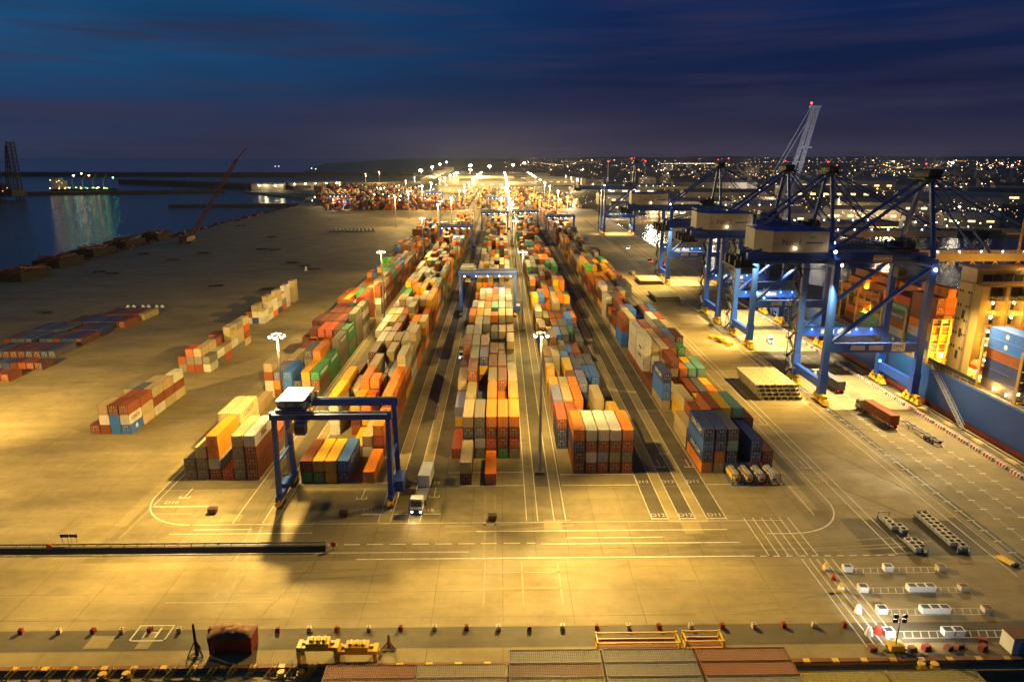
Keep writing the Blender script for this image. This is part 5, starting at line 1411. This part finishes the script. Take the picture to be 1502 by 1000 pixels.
# ------------------------------------------------------------------ left basin
for i, (x, y, l) in enumerate(((-282,398,30),(-291,447,30),(-295,493,32),(-300,545,34),(-299,592,30))):
    r = thing('pontoon', (x+4, y, 0), f'dark box shaped pontoon moored along the left basin, {["nearest","second","third","fourth","farthest"][i]} of five', 'pontoon', 'pontoons along the left basin')
    b = MB(); b.prism([(-9,-l*.42),(7,-l*.42),(7,l*.42),(-9,l*.42)], -3.6, 4.2, None, [(-9.6,-l*.46),(7.4,-l*.46),(7.4,l*.46),(-9.6,l*.46)]); b.build('hull', TAR_SHADE, r)
    b = MB()
    for q in range(5): b.box(-9.4,7.2,-l*.45+q*l*.22-.2,-l*.45+q*l*.22+.2,4.2,4.8)
    for s in (-9.3, 7.0): b.box(s, s+.3, -l*.45, l*.45, 4.2, 5.0)
    b.build('deck_frame', TAR_SHADE, r)
    b = MB(); rq = random.Random(i)
    for k in range(40): b.bar((rq.uniform(-9,7),rq.uniform(-l*.44,l*.44),rq.uniform(4.3,5.2)),(rq.uniform(-9,7),rq.uniform(-l*.44,l*.44),rq.uniform(4.3,7.6)),rq.uniform(.25,.7))
    b.build('scrap_load', MAROON, r)
    for s in (-1, 1):
        b = MB(); b.tube((5,s*l*.3,4.2),(5,s*l*.3,5.2),.35,.45,8); b.build('bollard', DARK, r)
b = MB(); rr = random.Random(12)
for i in range(900):
    y = rr.uniform(335, 1010); t = (y-380)/640; x = -284-10*min(1, max(0, t*1.6))+rr.gauss(0, 2.2)-max(0, (405-y)*.6)*(y < 405); r_ = rr.uniform(.5, 1.9)
    b.cbox(x, y, rr.uniform(-1.5, .5)+r_*.3, r_*rr.uniform(.8,2.2), r_*rr.uniform(.8,3.5), r_*rr.uniform(.5,1.1), MAROON if i % 3 else TAR_SHADE, rr.uniform(0,3))
tag(b.build('rubble'), 'rough dark rubble and scrap along the edge of the left basin', 'rubble', None, 'stuff')
def lattice(b, p, q, w0, w1, n, t=.3):
    p, q = Vector(p), Vector(q); d = (q-p).normalized(); a = d.cross(Vector((0,1,0)) if abs(d.y) < .9 else Vector((1,0,0))).normalized(); c = a.cross(d)
    def pt(k, i, j):
        w = w0+(w1-w0)*k; return p.lerp(q, k)+a*i*w/2+c*j*w/2
    cs = [(-1,-1),(1,-1),(1,1),(-1,1)]
    for i, j in cs: b.bar(pt(0,i,j), pt(1,i,j), t)
    for s in range(n):
        k0, k1 = s/n, (s+1)/n
        for m in range(4):
            c0, c1 = cs[m], cs[(m+1) % 4]
            b.bar(pt(k0,*c0), pt(k1,*c1) if s % 2 else pt(k1,*c1), t*.6)
# crawler crane with its long lattice boom
cx_, cy_ = -257.5, 566
r = thing('crawler_crane', (cx_, cy_, 0), 'dark red crawler crane with a long lattice boom leaning over the left basin', 'crawler crane')
b = MB(); b.box(-5,-2.6,-5,5,.05,1.7); b.box(2.6,5,-5,5,.05,1.7); b.build('crawler_track', BLACK, r)
b = MB(); b.box(-3.4,3.4,-7,4,1.7,5.4); b.box(-3.4,3.4,-8.6,-7,2,4.6); hb = b.build('body', MAROON, r)
b = MB(); b.box(1.6,3.4,4,6.4,2.2,5); c = b.build('cab', RED, hb); b = MB(); b.box(1.7,3.3,6.4,6.44,3,4.7); b.build('window', GLASS, c)
b = MB(); lattice(b, (0,3.4,2.6), (36,30,66), 2.4, 1.6, 26, .5); b.bar((36,30,66),(43,35,75),1.0,.8); b.bar((0,-5,12),(36,30,66),.22); b.bar((0,-5,12),(0,-2,5),.6); b.build('boom', MAROON, r)
b = MB(); b.bar((41,33,74),(41,33,34),.12); b.build('hoist_cable', DARK, r)
# jack up rigs at the far left
for i, (x, y, h) in enumerate(((-868,1150,105),(-830,1185,112))):
    r = thing('jack_up_rig', (x, y, -3), f'dark jack-up rig with lattice legs on the water at far left, {["nearer","farther"][i]} one', 'rig', 'jack-up rigs at far left')
    b = MB(); b.prism([(-24,-16),(20,-18),(26,0),(20,18),(-24,16)], 6, 17); b.box(-16,0,-10,10,17,26); b.build('hull', DARK, r)
    for k, (px, py) in enumerate(((-20,-11),(-20,11),(20,0))):
        b = MB(); lattice(b, (px,py,-4), (px,py,h-9*k), 8, 8, 16, 1.1); b.build('leg', DARK, r)
    b = MB(); lattice(b, (4,0,17), (14,-2,88 if i else 70), 6, 2, 9, .9); b.build('derrick', DARK, r)
    b = MB(); b.ball(-20,-11,h+2,1.2); b.build('beacon', REDL, r)
    for k in range(4):
        b = MB(); b.ball(-10+k*8, -18.5, 15+k%2*5, .6); b.build('lamp', TL[5], r)
# lit coaster and its lights
r = thing('coaster', (-825, 1385, -3), 'small cargo ship with green and orange deck lights reflected in the left basin', 'ship')
b = MB(); b.prism([(-52,-8),(50,-9),(66,0),(50,9),(-52,8)], 0, 9, None, [(-56,-9),(52,-10),(72,0),(52,10),(-56,9)]); b.build('hull', DARK, r)
b = MB(); b.box(-52,-30,-8,8,9,24); b.box(-50,-36,-7,7,24,29); sp_ = b.build('superstructure', BLDG, r)
for k in range(4):
    b = MB(); x = -16+k*20; b.tube((x,0,9),(x,0,26),1,.7,8); b.bar((x,0,24),(x+12,-3,38),.8); b.build('deck_crane', STEEL, r)
rr = random.Random(2)
for k in range(34):
    x = rr.uniform(-54,62); m = rr.choice((TL[0],TL[3],TL[1])) if x < -20 else rr.choice((GL, TL[1], TL[3], GL, TL[0]))
    b = MB(); b.ball(x, -10.5, rr.uniform(9.5, 12 if x > -28 else 27), rr.uniform(.5,1.1), m); b.build('lamp', None, r)
for k, (x, m) in enumerate(((-10,COOL),(6,WARM),(20,ORNG),(66,GREENL))):
    b = MB(); b.ball(x, -2, 38-abs(k-1)*4, 1.3, m); b.build('masthead_lamp', None, r)
for x, c in ((-40,(1,.6,.25)),(-22,(.25,1,.3)),(-2,(.6,1,.3)),(8,(.95,.9,.4)),(28,(.35,1,.3)),(52,(.05,1,.25))): point((-825+x,1366,16), 1.0e3, c, 1.6, 'ship_lamp')
# jetties and breakwaters
def mole(name, pts, w, h, label):
    b = MB()
    for p, q in zip(pts, pts[1:]):
        d = (Vector(q)-Vector(p)).normalized(); nrm = Vector((-d.y, d.x))*w
        vs = [(Vector(p)+nrm), (Vector(p)-nrm), (Vector(q)-nrm), (Vector(q)+nrm)]
        b.prism([tuple(v) for v in vs][::-1], -6, h)
    o = b.build(name, M_DIRT); o['kind'] = 'structure'; return o
mole('breakwater', [(-1500,1180),(-880,1335),(-560,1420)], 12, 2.2, '')
mole('breakwater', [(-1000,1900),(-420,1500)], 30, 7, '')
mole('breakwater', [(-480,1010),(-300,1030)], 3, .4, '')
mole('breakwater', [(-2600,2700),(-300,2500)], 60, 9, '')
# low shed on the left mole with wall lamps
def shed(loc, L, W, h, label, rz=0, m=None, lamps=0, roofm=None, windows=0, cat='warehouse', grp=None, nm='warehouse', lm_=None):
    r = thing(nm, (*loc, 0), label, cat, grp); r.rotation_euler.z = rz
    b = MB(); b.box(-L/2, L/2, -W/2, W/2, -.2, h); w = b.build('wall', m or BLDG, r)
    b = MB(); b.add([(-L/2-.6,-W/2-.6,h),(L/2+.6,-W/2-.6,h),(L/2+.6,W/2+.6,h),(-L/2-.6,W/2+.6,h),(-L/2-.6,0,h+W*.13),(L/2+.6,0,h+W*.13)], [(0,1,5,4),(2,3,4,5),(0,4,3),(1,2,5),(3,2,1,0)]); b.build('roof', roofm or STEEL, r)
    for k in range(windows):
        b = MB(); x = -L/2+L*(k+.5)/windows; b.box(x-L/windows*.2, x+L/windows*.2, -W/2-.12, -W/2, h*.45, h*.62); b.build('window', lm_ or WINL, w)
    for k in range(lamps):
        b = MB(); x = -L/2+L*(k+.5)/lamps; b.ball(x, -W/2-1, h*.85, 1.0); b.build('lamp', WARMB, r)
    return r
shed((-470, 1420), 62, 26, 13, 'pale low warehouse with two wall lamps on the left mole', R(8), BLDG, 2)
shed((-408, 1530), 120, 22, 12, 'long pale warehouse with a row of lamps behind the left mole', R(38), BLDG, 5)
for x, y, w in ((-470,1400,14e3),(-440,1404,10e3),(-400,1490,14e3),(-360,1525,10e3)): point((x,y,14), w, (1,.82,.5), 1.5, 'shed_light')
# rows of dark machines and racks on the empty concrete
for k in range(12):
    x = -160+k*3.6; o = MB()
    o.box(-1.2,1.2,-4,4,.8,1.2,STEEL); o.box(-1.1,1.1,-4,-1.5,1.2,3.2,STEEL)
    for s in (-1,1): o.tube((s*.9,-2.5,.5),(s*.9+.35*s,-2.5,.5),.5,n=8,m=BLACK); o.tube((s*.9,2.5,.5),(s*.9+.35*s,2.5,.5),.5,n=8,m=BLACK)
    tag(o.build('parked_trailer', loc=(x, 650, 0)), f'dark trailer parked in a line on the empty concrete, {ordn(k)} from left', 'trailer', 'trailers parked across the empty concrete')
rr = random.Random(21)
for k, (px, py) in enumerate(((386,366),(402,367),(430,386),(445,391),(212,373),(300,372),(165,402),(148,400),(352,332),(398,348),(460,395),(255,382),(395,425),(60,460),(318,420))):
    x, y = G(px, py); b = MB()
    for i in range(7): b.bar((rr.uniform(-5,5),rr.uniform(-1.5,1.5),.15+.1*i),(rr.uniform(-5,5),rr.uniform(-1.5,1.5),.25+.1*i),.5,.3)
    tag(b.build('timber_heap', TAR_SHADE, loc=(x,y,0)), f'small dark heap of scrap timber on the empty left concrete, {ordn(k)} of the scattered heaps', 'heap', 'scrap heaps on the empty concrete')
b = MB(); b.tube((0,0,.05),(0,0,2.6),.7,.6,10); b.box(-1,1,-.8,.8,.05,.4)
tag(b.build('white_tank', WHITE, loc=(*G(449,397),0)), 'small lone white tank standing on the empty left concrete', 'tank')
for i, px in enumerate((192,214,234)):
    x, y = G(px, 451); b = MB()
    for s in (-1.3,1.3): b.ball(s,0,.6,.75); b.cbox(s,0,.2,1.4,1.4,.4)
    tag(b.build('concrete_block', WHITE, loc=(x,y,0)), f'pair of small white blocks beyond the low rows at left, {["left","middle","right"][i]} pair', 'block', 'white blocks on the left concrete')

# ------------------------------------------------------------------ floating heavy crane behind the quay cranes
hx, hy_ = 168, 440
r = thing('floating_crane', (hx, hy_, -3.2), 'tall pale twin-legged floating crane boom rising above the quay cranes', 'floating crane')
b = MB(); b.prism([(-18,-12),(18,-12),(18,30),(-18,30)], 0, 5.5); b.build('pontoon', DARK, r)
tx, ty, tz = 25, -2, 101
b = MB(); b.box(-9,5,-6,8,5.5,16); b.build('machine_house', BLDG, r)
b = MB()
for s in (-1, 1):
    lattice(b, (2+s*3.2,-8,8), (tx+s*1.4,ty,tz), 1.6, 1.3, 30, .55)
for i in range(9):
    k = .15+i*.1; b.bar((2-3.2+(tx-1.4-2+3.2)*k,-8+6*k,8+(tz-8)*k),(2+3.2+(tx+1.4-2-3.2)*k,-8+6*k,8+(tz-8)*k),.5)
b.bar((tx-4,ty,tz),(tx+3,ty,tz),1.2); b.bar((tx-6,ty,tz-24),(tx,ty,tz-24),.9); b.build('boom', GREY, r)
b = MB(); b.bar((-8,10,16),(-2,4,44),1.0); b.bar((-2,4,44),(tx,ty,tz),.25); b.bar((-4,4,44),(tx-3,ty,tz),.25); b.bar((2,4,16),(-2,4,44),1); b.build('backstay', GREY, r)
b = MB(); b.ball(tx-3,ty,tz+2,.7); b.build('beacon', REDL, r)
point((hx+6, hy_-24, 28), 6e3, (.85,.85,1), 1.0, 'crane_light')
spot((hx-10, hy_-60, 26), (hx+18, hy_-4, 92), 320e3, (.85,.85,1), 50, .9, 1, 'crane_light')

# right basin: pontoons, moored vessels, far quay sheds
def vessel(loc, L, W, label, rz, m, lights=6):
    r = thing('moored_ship', (*loc, -3.2), label, 'ship'); r.rotation_euler.z = rz
    h = [(-L/2,-W/2),(L*.36,-W/2),(L/2,0),(L*.36,W/2),(-L/2,W/2)]
    b = MB(); b.prism([(x*.97,y*.9) for x,y in h], 0, 5.5, None, h); b.build('hull', m, r)
    b = MB(); b.box(-L*.46,-L*.28,-W*.4,W*.4,5.5,13); b.box(-L*.44,-L*.33,-W*.35,W*.35,13,17); s = b.build('superstructure', BLDG, r)
    b = MB(); b.box(-L*.25,L*.3,-W*.35,W*.35,5.5,7); b.build('hatch', DECK, r)
    b = MB(); b.tube((-L*.36,0,17),(-L*.36,0,25),.3,.2,6); b.tube((L*.38,0,5.5),(L*.38,0,16),.3,.2,6); b.build('mast', STEEL, r)
    for k in range(lights):
        b = MB(); b.ball(-L*.45+L*.8*k/max(1,lights-1), -W*.45, 9+3*(k%2), .5); b.build('lamp', rr.choice((WARM,COOL,WARM)), r)
    return r
vessel((250, 545), 130, 22, 'long pale lilac deck vessel moored across the right basin', R(2), STEEL, 5)
vessel((420, 640), 90, 18, 'dark ship with bright deck lights along the far right quay', R(-14), DARK, 9)
vessel((330, 655), 60, 14, 'small dark ship under lit cranes on the far right quay', R(-10), DARK, 7)
for x, y, w, c in ((250,535,3e3,(.85,.85,1)),(300,640,9e3,(1,.8,.5)),(345,690,18e3,(1,.8,.45)),(440,660,10e3,(1,.85,.6)),(520,600,10e3,(1,.85,.6)),(600,640,50e3,(1,.85,.6)),(170,780,40e3,(1,.8,.5)),(250,800,40e3,(1,.85,.6)),(420,860,60e3,(1,.8,.5))): point((x,y,16), w, c, 1.2, 'quay_light')
rr = random.Random(31)
SHN = ['pale shed','long grey shed','low dark shed','shed with a lit front','flat roofed store','cream store','old pitched warehouse','grey workshop']
PLC = ['on the far right quay','behind the right basin','beyond the quay cranes','by the far dock','in the right dockland','near the shipyard cranes']
k = 0
for x, y, L, W, h, rz, wn in ((300,715,60,24,12,-6,4),(385,735,70,26,14,-10,5),(470,690,50,24,11,-14,3),(560,650,70,24,10,-20,0),(690,640,120,30,14,-28,6),(640,760,90,34,16,-28,0),(200,800,60,22,10,0,4),(240,870,90,30,14,4,0),(330,860,70,28,12,-4,5),(470,850,100,36,14,-12,6),(600,930,120,40,16,-18,0),(160,900,36,20,9,0,3),(180,1010,80,28,14,4,6),(330,1050,110,36,16,-4,0),(520,1120,140,40,18,-10,7),(740,1050,150,44,16,-24,5),(230,1250,90,34,15,0,4),(420,1380,160,40,18,-5,0),(700,1420,180,50,20,-14,8),(950,1200,160,44,18,-26,0)):
    shed((x,y), L, W, h, f'{SHN[k%8]} {PLC[k%6]}, {ordn(k)} counted from the water', R(rz), (BLDG,BLDGD)[k%3 == 2], 0, (STEEL,BLDGD)[k%2], wn, 'warehouse', 'dockland sheds beyond the right basin'); k += 1
# the long lit shed and yard buildings straight ahead
shed((-205, 2450), 1500, 34, 14, 'very long shed with glowing pale roof running to the horizon left of centre', R(92), BLDG, 0, CREAM)
for i in range(8): point((-172, 1800+i*190, 32), 150e3, (1,.78,.35), 2, 'shed_light'); 
for i, (x, y, L, h) in enumerate(((-20,1520,140,16),(-60,1700,180,16),(60,1420,90,12),(90,1250,60,10),(30,1900,200,18),(120,1700,120,14),(-90,1350,60,9))):
    shed((x, y), L, 40, h, f'pale lit warehouse in the glow straight ahead, {ordn(i)} of the cluster', 0, BLDG, 0, CREAM, 7, 'warehouse', 'lit warehouses straight ahead', 'warehouse')

# ------------------------------------------------------------------ far lamps
def lamp_meshes():
    P_ = MB(); P_.tube((0,0,0),(0,0,1),.012,.008,6); me = P_.mesh('pole', STEEL)
    q = {}
    for n_, m in (('w',TL[1]),('b',WARMB),('c',TL[4]),('o',TL[3]),('r',REDL)):
        B_ = MB(); B_.ball(0,0,0,1); q[n_] = B_.mesh('lamp_head', m)
    return me, q
POLE, HEAD = lamp_meshes()
def street_lamp(x, y, h, rad, kd, label, grp, cat='street lamp', nm='street_lamp'):
    o = bpy.data.objects.new(nm, None); COL.objects.link(o); o.location = (x, y, 0); tag(o, label, cat, grp)
    p = bpy.data.objects.new('pole', POLE); COL.objects.link(p); p.parent = o; p.scale = (h*1.2 if h > 12 else 12, h*1.2 if h > 12 else 12, h)
    d = bpy.data.objects.new('lamp_head', HEAD[kd]); COL.objects.link(d); d.parent = o; d.location = (0,0,h); d.scale = (rad*1.25, rad*1.25, rad*.7)
rr = random.Random(77)
# yard floodlights in the distance (placed from the photograph's bright points)
FAR = [(498,268,25,1.1,'w'),(536,255,28,1.2,'w'),(556,252,28,1.2,'r'),(617,250,30,4.42,'b'),(634,245,30,4.08,'b'),(645,241,30,4.76,'b'),(655,238,30,4.76,'b'),(690,243,30,5.44,'b'),(690,249,30,3.40,'b'),(718,244,30,5.44,'b'),(753,242,30,4.76,'b'),(769,239,30,5.44,'b'),(595,265,26,1.1,'w'),(608,260,26,1.0,'w'),(742,276,24,2.38,'b'),(735,290,24,1.1,'w'),(745,304,20,.8,'w'),(752,296,20,.8,'w'),(723,255,20,1.1,'w'),(830,258,24,1.0,'w'),(838,260,24,1.0,'w'),(846,262,24,1.0,'w'),(642,300,28,.8,'b'),(848,262,20,.9,'w')]
for i, (px, py, h, rad, kd) in enumerate(FAR):
    x, y = G(px, py, h)
    if y > 4200 or y < 0: continue
    street_lamp(x, y, h, rad, kd, f'distant glowing yard floodlight straight ahead, {ordn(i)} counted from the left of the glow' if i < 12 else f'distant yard floodlight among the far stacks, {ordn(i-12)} of the lesser ones', 'distant yard floodlights', 'floodlight', 'yard_floodlight')
    point((x, y-2, h-2.5), min(420e3, 32e3*(y/600)**1.5), (1,.72,.3), 1.5, 'far_flood')
for x, y, w in ((8,690,90e3),(-48,720,80e3),(8,850,110e3),(-60,900,60e3),(70,760,60e3),(60,1000,110e3),(-180,840,25e3),(-240,960,40e3),(-120,1060,50e3),(-200,1130,50e3),(0,1150,140e3),(70,1300,140e3),(-40,1450,140e3),(110,520,60e3)):
    point((x,y,30), w, (1,.72,.30), 1.5, 'far_flood')
for i in range(9):
    for x in (-104, -47.7, 8.4, 64):
        y = 670+i*125+rr.uniform(-20, 20)
        street_lamp(x, y, 30, y/900*rr.uniform(.7,1.2), 'b', 'distant yard floodlight on the lamp lines between the far stacks', 'floodlights between the far stacks', 'floodlight', 'yard_floodlight')
        if x < 60 or i < 4: point((x+2, y-3, 27), 55e3+30e3*i, (1,.70,.24), 1.5, 'far_flood')
# town lights beyond the docks: those one can tell apart, the rest as one mass
CLUS = [(rr.uniform(770, 1500), 236+rr.random()**1.2*100, rr.uniform(8, 38), rr.uniform(1.5, 9)) for _ in range(46)]
def townspot():
    while True:
        px = rr.uniform(760, 1500); py = 233+ rr.random()*108
        if rr.random() < .62:
            q = rr.choice(CLUS); px = rr.gauss(q[0], q[2]); py = rr.gauss(q[1], q[3])
        if py < 233: continue
        if px < 900 and py > 300: continue
        h = rr.choice((8,9,10,12,14)); x, y = G(px, py, h)
        if x < 124 and y < 940: continue
        if x > 120 and y < 640+.2*max(0, x-120)*0: continue
        if y > 9000: continue
        return x, y, h
def kind(): return rr.choice('wwwwwccoowwwcwob' if rr.random() < .9 else 'rr')
for i in range(210):
    x, y, h = townspot(); d = math.hypot(x, y)
    kd = kind(); nmz = {'w':'warm','b':'bright','c':'cool white','o':'orange','r':'red'}[kd]
    street_lamp(x, y, h, max(.3, d/1900*rr.choice((.4,.5,.6,.7,.9,1.3,1.8))), kd, f'{nmz} lamp of the town beyond the docks', 'town lamps beyond the docks, '+nmz)
b = MB()
for i in range(1400):
    x, y, h = townspot(); d = math.hypot(x, y); b.ball(x, y, h, max(.2, d/2600*rr.choice((.25,.3,.38,.45,.6,.85,1.25))), rr.choice(TL))
for i in range(220):    # rows of lamps by the horizon
    x = rr.uniform(150, 5200); y = 5200+rr.choice((0,600,1500,2600,3600))+x*.1; b.ball(x, y, 14+rr.uniform(0,30), rr.uniform(.6,1.5), rr.choice(TL))
for i in range(20):     # street lines
    x, y, h = townspot(); a = rr.choice((rr.gauss(.1,.15), rr.gauss(1.4,.2))); m = rr.choice((TL[0],TL[1],TL[3],TL[1])); d = math.hypot(x, y); g_ = rr.uniform(22, 40)
    for k in range(rr.randint(10, 26)):
        xx, yy = x+k*g_*math.cos(a), y+k*g_*math.sin(a)
        if yy > 660: b.ball(xx, yy, 9, max(.25, d/2600*.5), m)
for i in range(60): b.ball(980+i*7.5, 4300+i*2, 20, rr.uniform(.8,1.7), TL[1])
for i in range(150):   # pale glimmer between far stacks
    px, py = rr.uniform(640,880), rr.uniform(252,300); x, y = G(px, py, 8); b.ball(x, y, 8, max(.25, y/2600*rr.uniform(.2,.8)), rr.choice(TL))
for i in range(40): b.ball(rr.uniform(-270,-90), rr.uniform(905,1400), rr.uniform(6,18), rr.uniform(.35,.8), rr.choice((WARM,COOL,WARM)))
tag(b.build('town_lights'), 'countless tiny lights of the far town and yards below the horizon', 'lights', None, 'stuff')
for px, py in ((427,243),(432,243),(457,247),(463,248)):
    x, y = G(px, py, 18); street_lamp(x, min(y, 3400), 18, 2.0, 'c', 'cold white lamp pair on the far left shore', 'cold lamps on the far left shore')
# town blocks
for i in range(26):
    x, y, h = townspot(); point((x, y, 14), min(900e3, 80e3*(math.hypot(x,y)/900)**1.6), rr.choice(((1,.75,.42),(1,.85,.65),(1,.7,.35))), 1.5, 'town_light')
rr = random.Random(8)
def block_mesh():
    pass
BN = ['slab block','flat roofed block','small office block','tall block','stepped block']
for i in range(70):
    while True:
        x = rr.uniform(160, 2600); y = rr.uniform(1350, 5200)
        px = PX(x, y, 0)
        if 760 < px[0] < 1500: break
    L, W, h = rr.uniform(18,60), rr.uniform(14,26), rr.choice((7,9,12,12,16,22))
    r = thing('town_building', (x, y, 0), 'dim town building among the lights below the horizon', 'building', 'dim town buildings', rr.uniform(-.3,.3))
    b = MB(); b.box(-L/2,L/2,-W/2,W/2,-1,h); b.box(-L*.2,L*.1,-W*.2,W*.2,h,h+2.4); w = b.build('wall', rr.choice((BLDG,BLDGD,BLDGD)), r)
    b = MB()
    for q in range(rr.randint(2,6)):
        xx = rr.uniform(-L/2+1,L/2-3); zz = rr.uniform(2,h-2); b.box(xx,xx+2.2,-W/2-.1,-W/2,zz,zz+1.4)
    b.build('window', WINL, w)
for i in range(16):
    x, y = 400+i*60+rr.uniform(-20,20), 1000+rr.uniform(0,500)
    r = thing('shipyard_crane', (x, y, 0), f'dim shipyard jib crane in the right dockland, {ordn(i)} from left', 'jib crane', 'jib cranes of the right dockland')
    b = MB(); lattice(b, (0,0,0), (0,0,30), 5, 4, 7, .6); b.build('tower', STEEL, r)
    a = rr.uniform(0,6.28); b = MB(); lattice(b, (0,0,30), (26*math.cos(a),26*math.sin(a),48), 2.6, 1.2, 9, .4); b.build('jib', STEEL, r); b = MB(); b.box(-3,3,-2,2,30,34); b.build('cab', BLDGD, r)
for i, (px, py, h) in enumerate(((891,260,55),(945,258,55),(925,254,60),(1066,252,60),(1225,250,40),(1480,255,40))):
    x, y = G(px, py+14, 0); r = thing('radio_mast', (x, min(y,2600), 0), f'thin lattice mast with red lamp on top, {ordn(i)} from left', 'mast', 'red lamp masts in the distance')
    b = MB(); lattice(b, (0,0,0), (0,0,h), 3, 1, 12, .4); b.build('lattice', STEEL, r); b = MB(); b.ball(0,0,h+1,1.5); b.build('beacon', REDL, r)
# far wooded rise along the horizon
def hills():
    b = MB(); n = 90; vs = []
    for i in range(n):
        x = 500+13000*i/(n-1); h = 16+26*abs(math.sin(i*.21))+14*abs(math.sin(i*.57+1)); h *= min(1, (x-400)/1500)
        vs += [(x, 11500-abs(x)*.12, -4), (x, 11800-abs(x)*.12, h), (x, 13500, h*.8)]
    b.add(vs, [f for i in range(n-1) for f in ((i*3, i*3+3, i*3+4, i*3+1), (i*3+1, i*3+4, i*3+5, i*3+2))]); o = b.build('hills', M_DIRT); o['kind'] = 'structure'
hills()

def haze():
    m = bpy.data.materials.new('haze'); n = nt(m)
    v = n.nodes.new('ShaderNodeVolumePrincipled'); v.inputs['Color'].default_value = (.78, .80, .9, 1); v.inputs['Density'].default_value = 2.6e-5; v.inputs['Anisotropy'].default_value = .2
    o = n.nodes.new('ShaderNodeOutputMaterial'); n.links.new(v.outputs[0], o.inputs['Volume'])
    b = MB(); b.box(-15000, 15000, -500, 17000, -11, 135); h = b.build('haze', m); h['kind'] = 'stuff'; h['label'] = 'thin night haze over the harbour'
haze()
scene.cycles.volume_bounces = 0
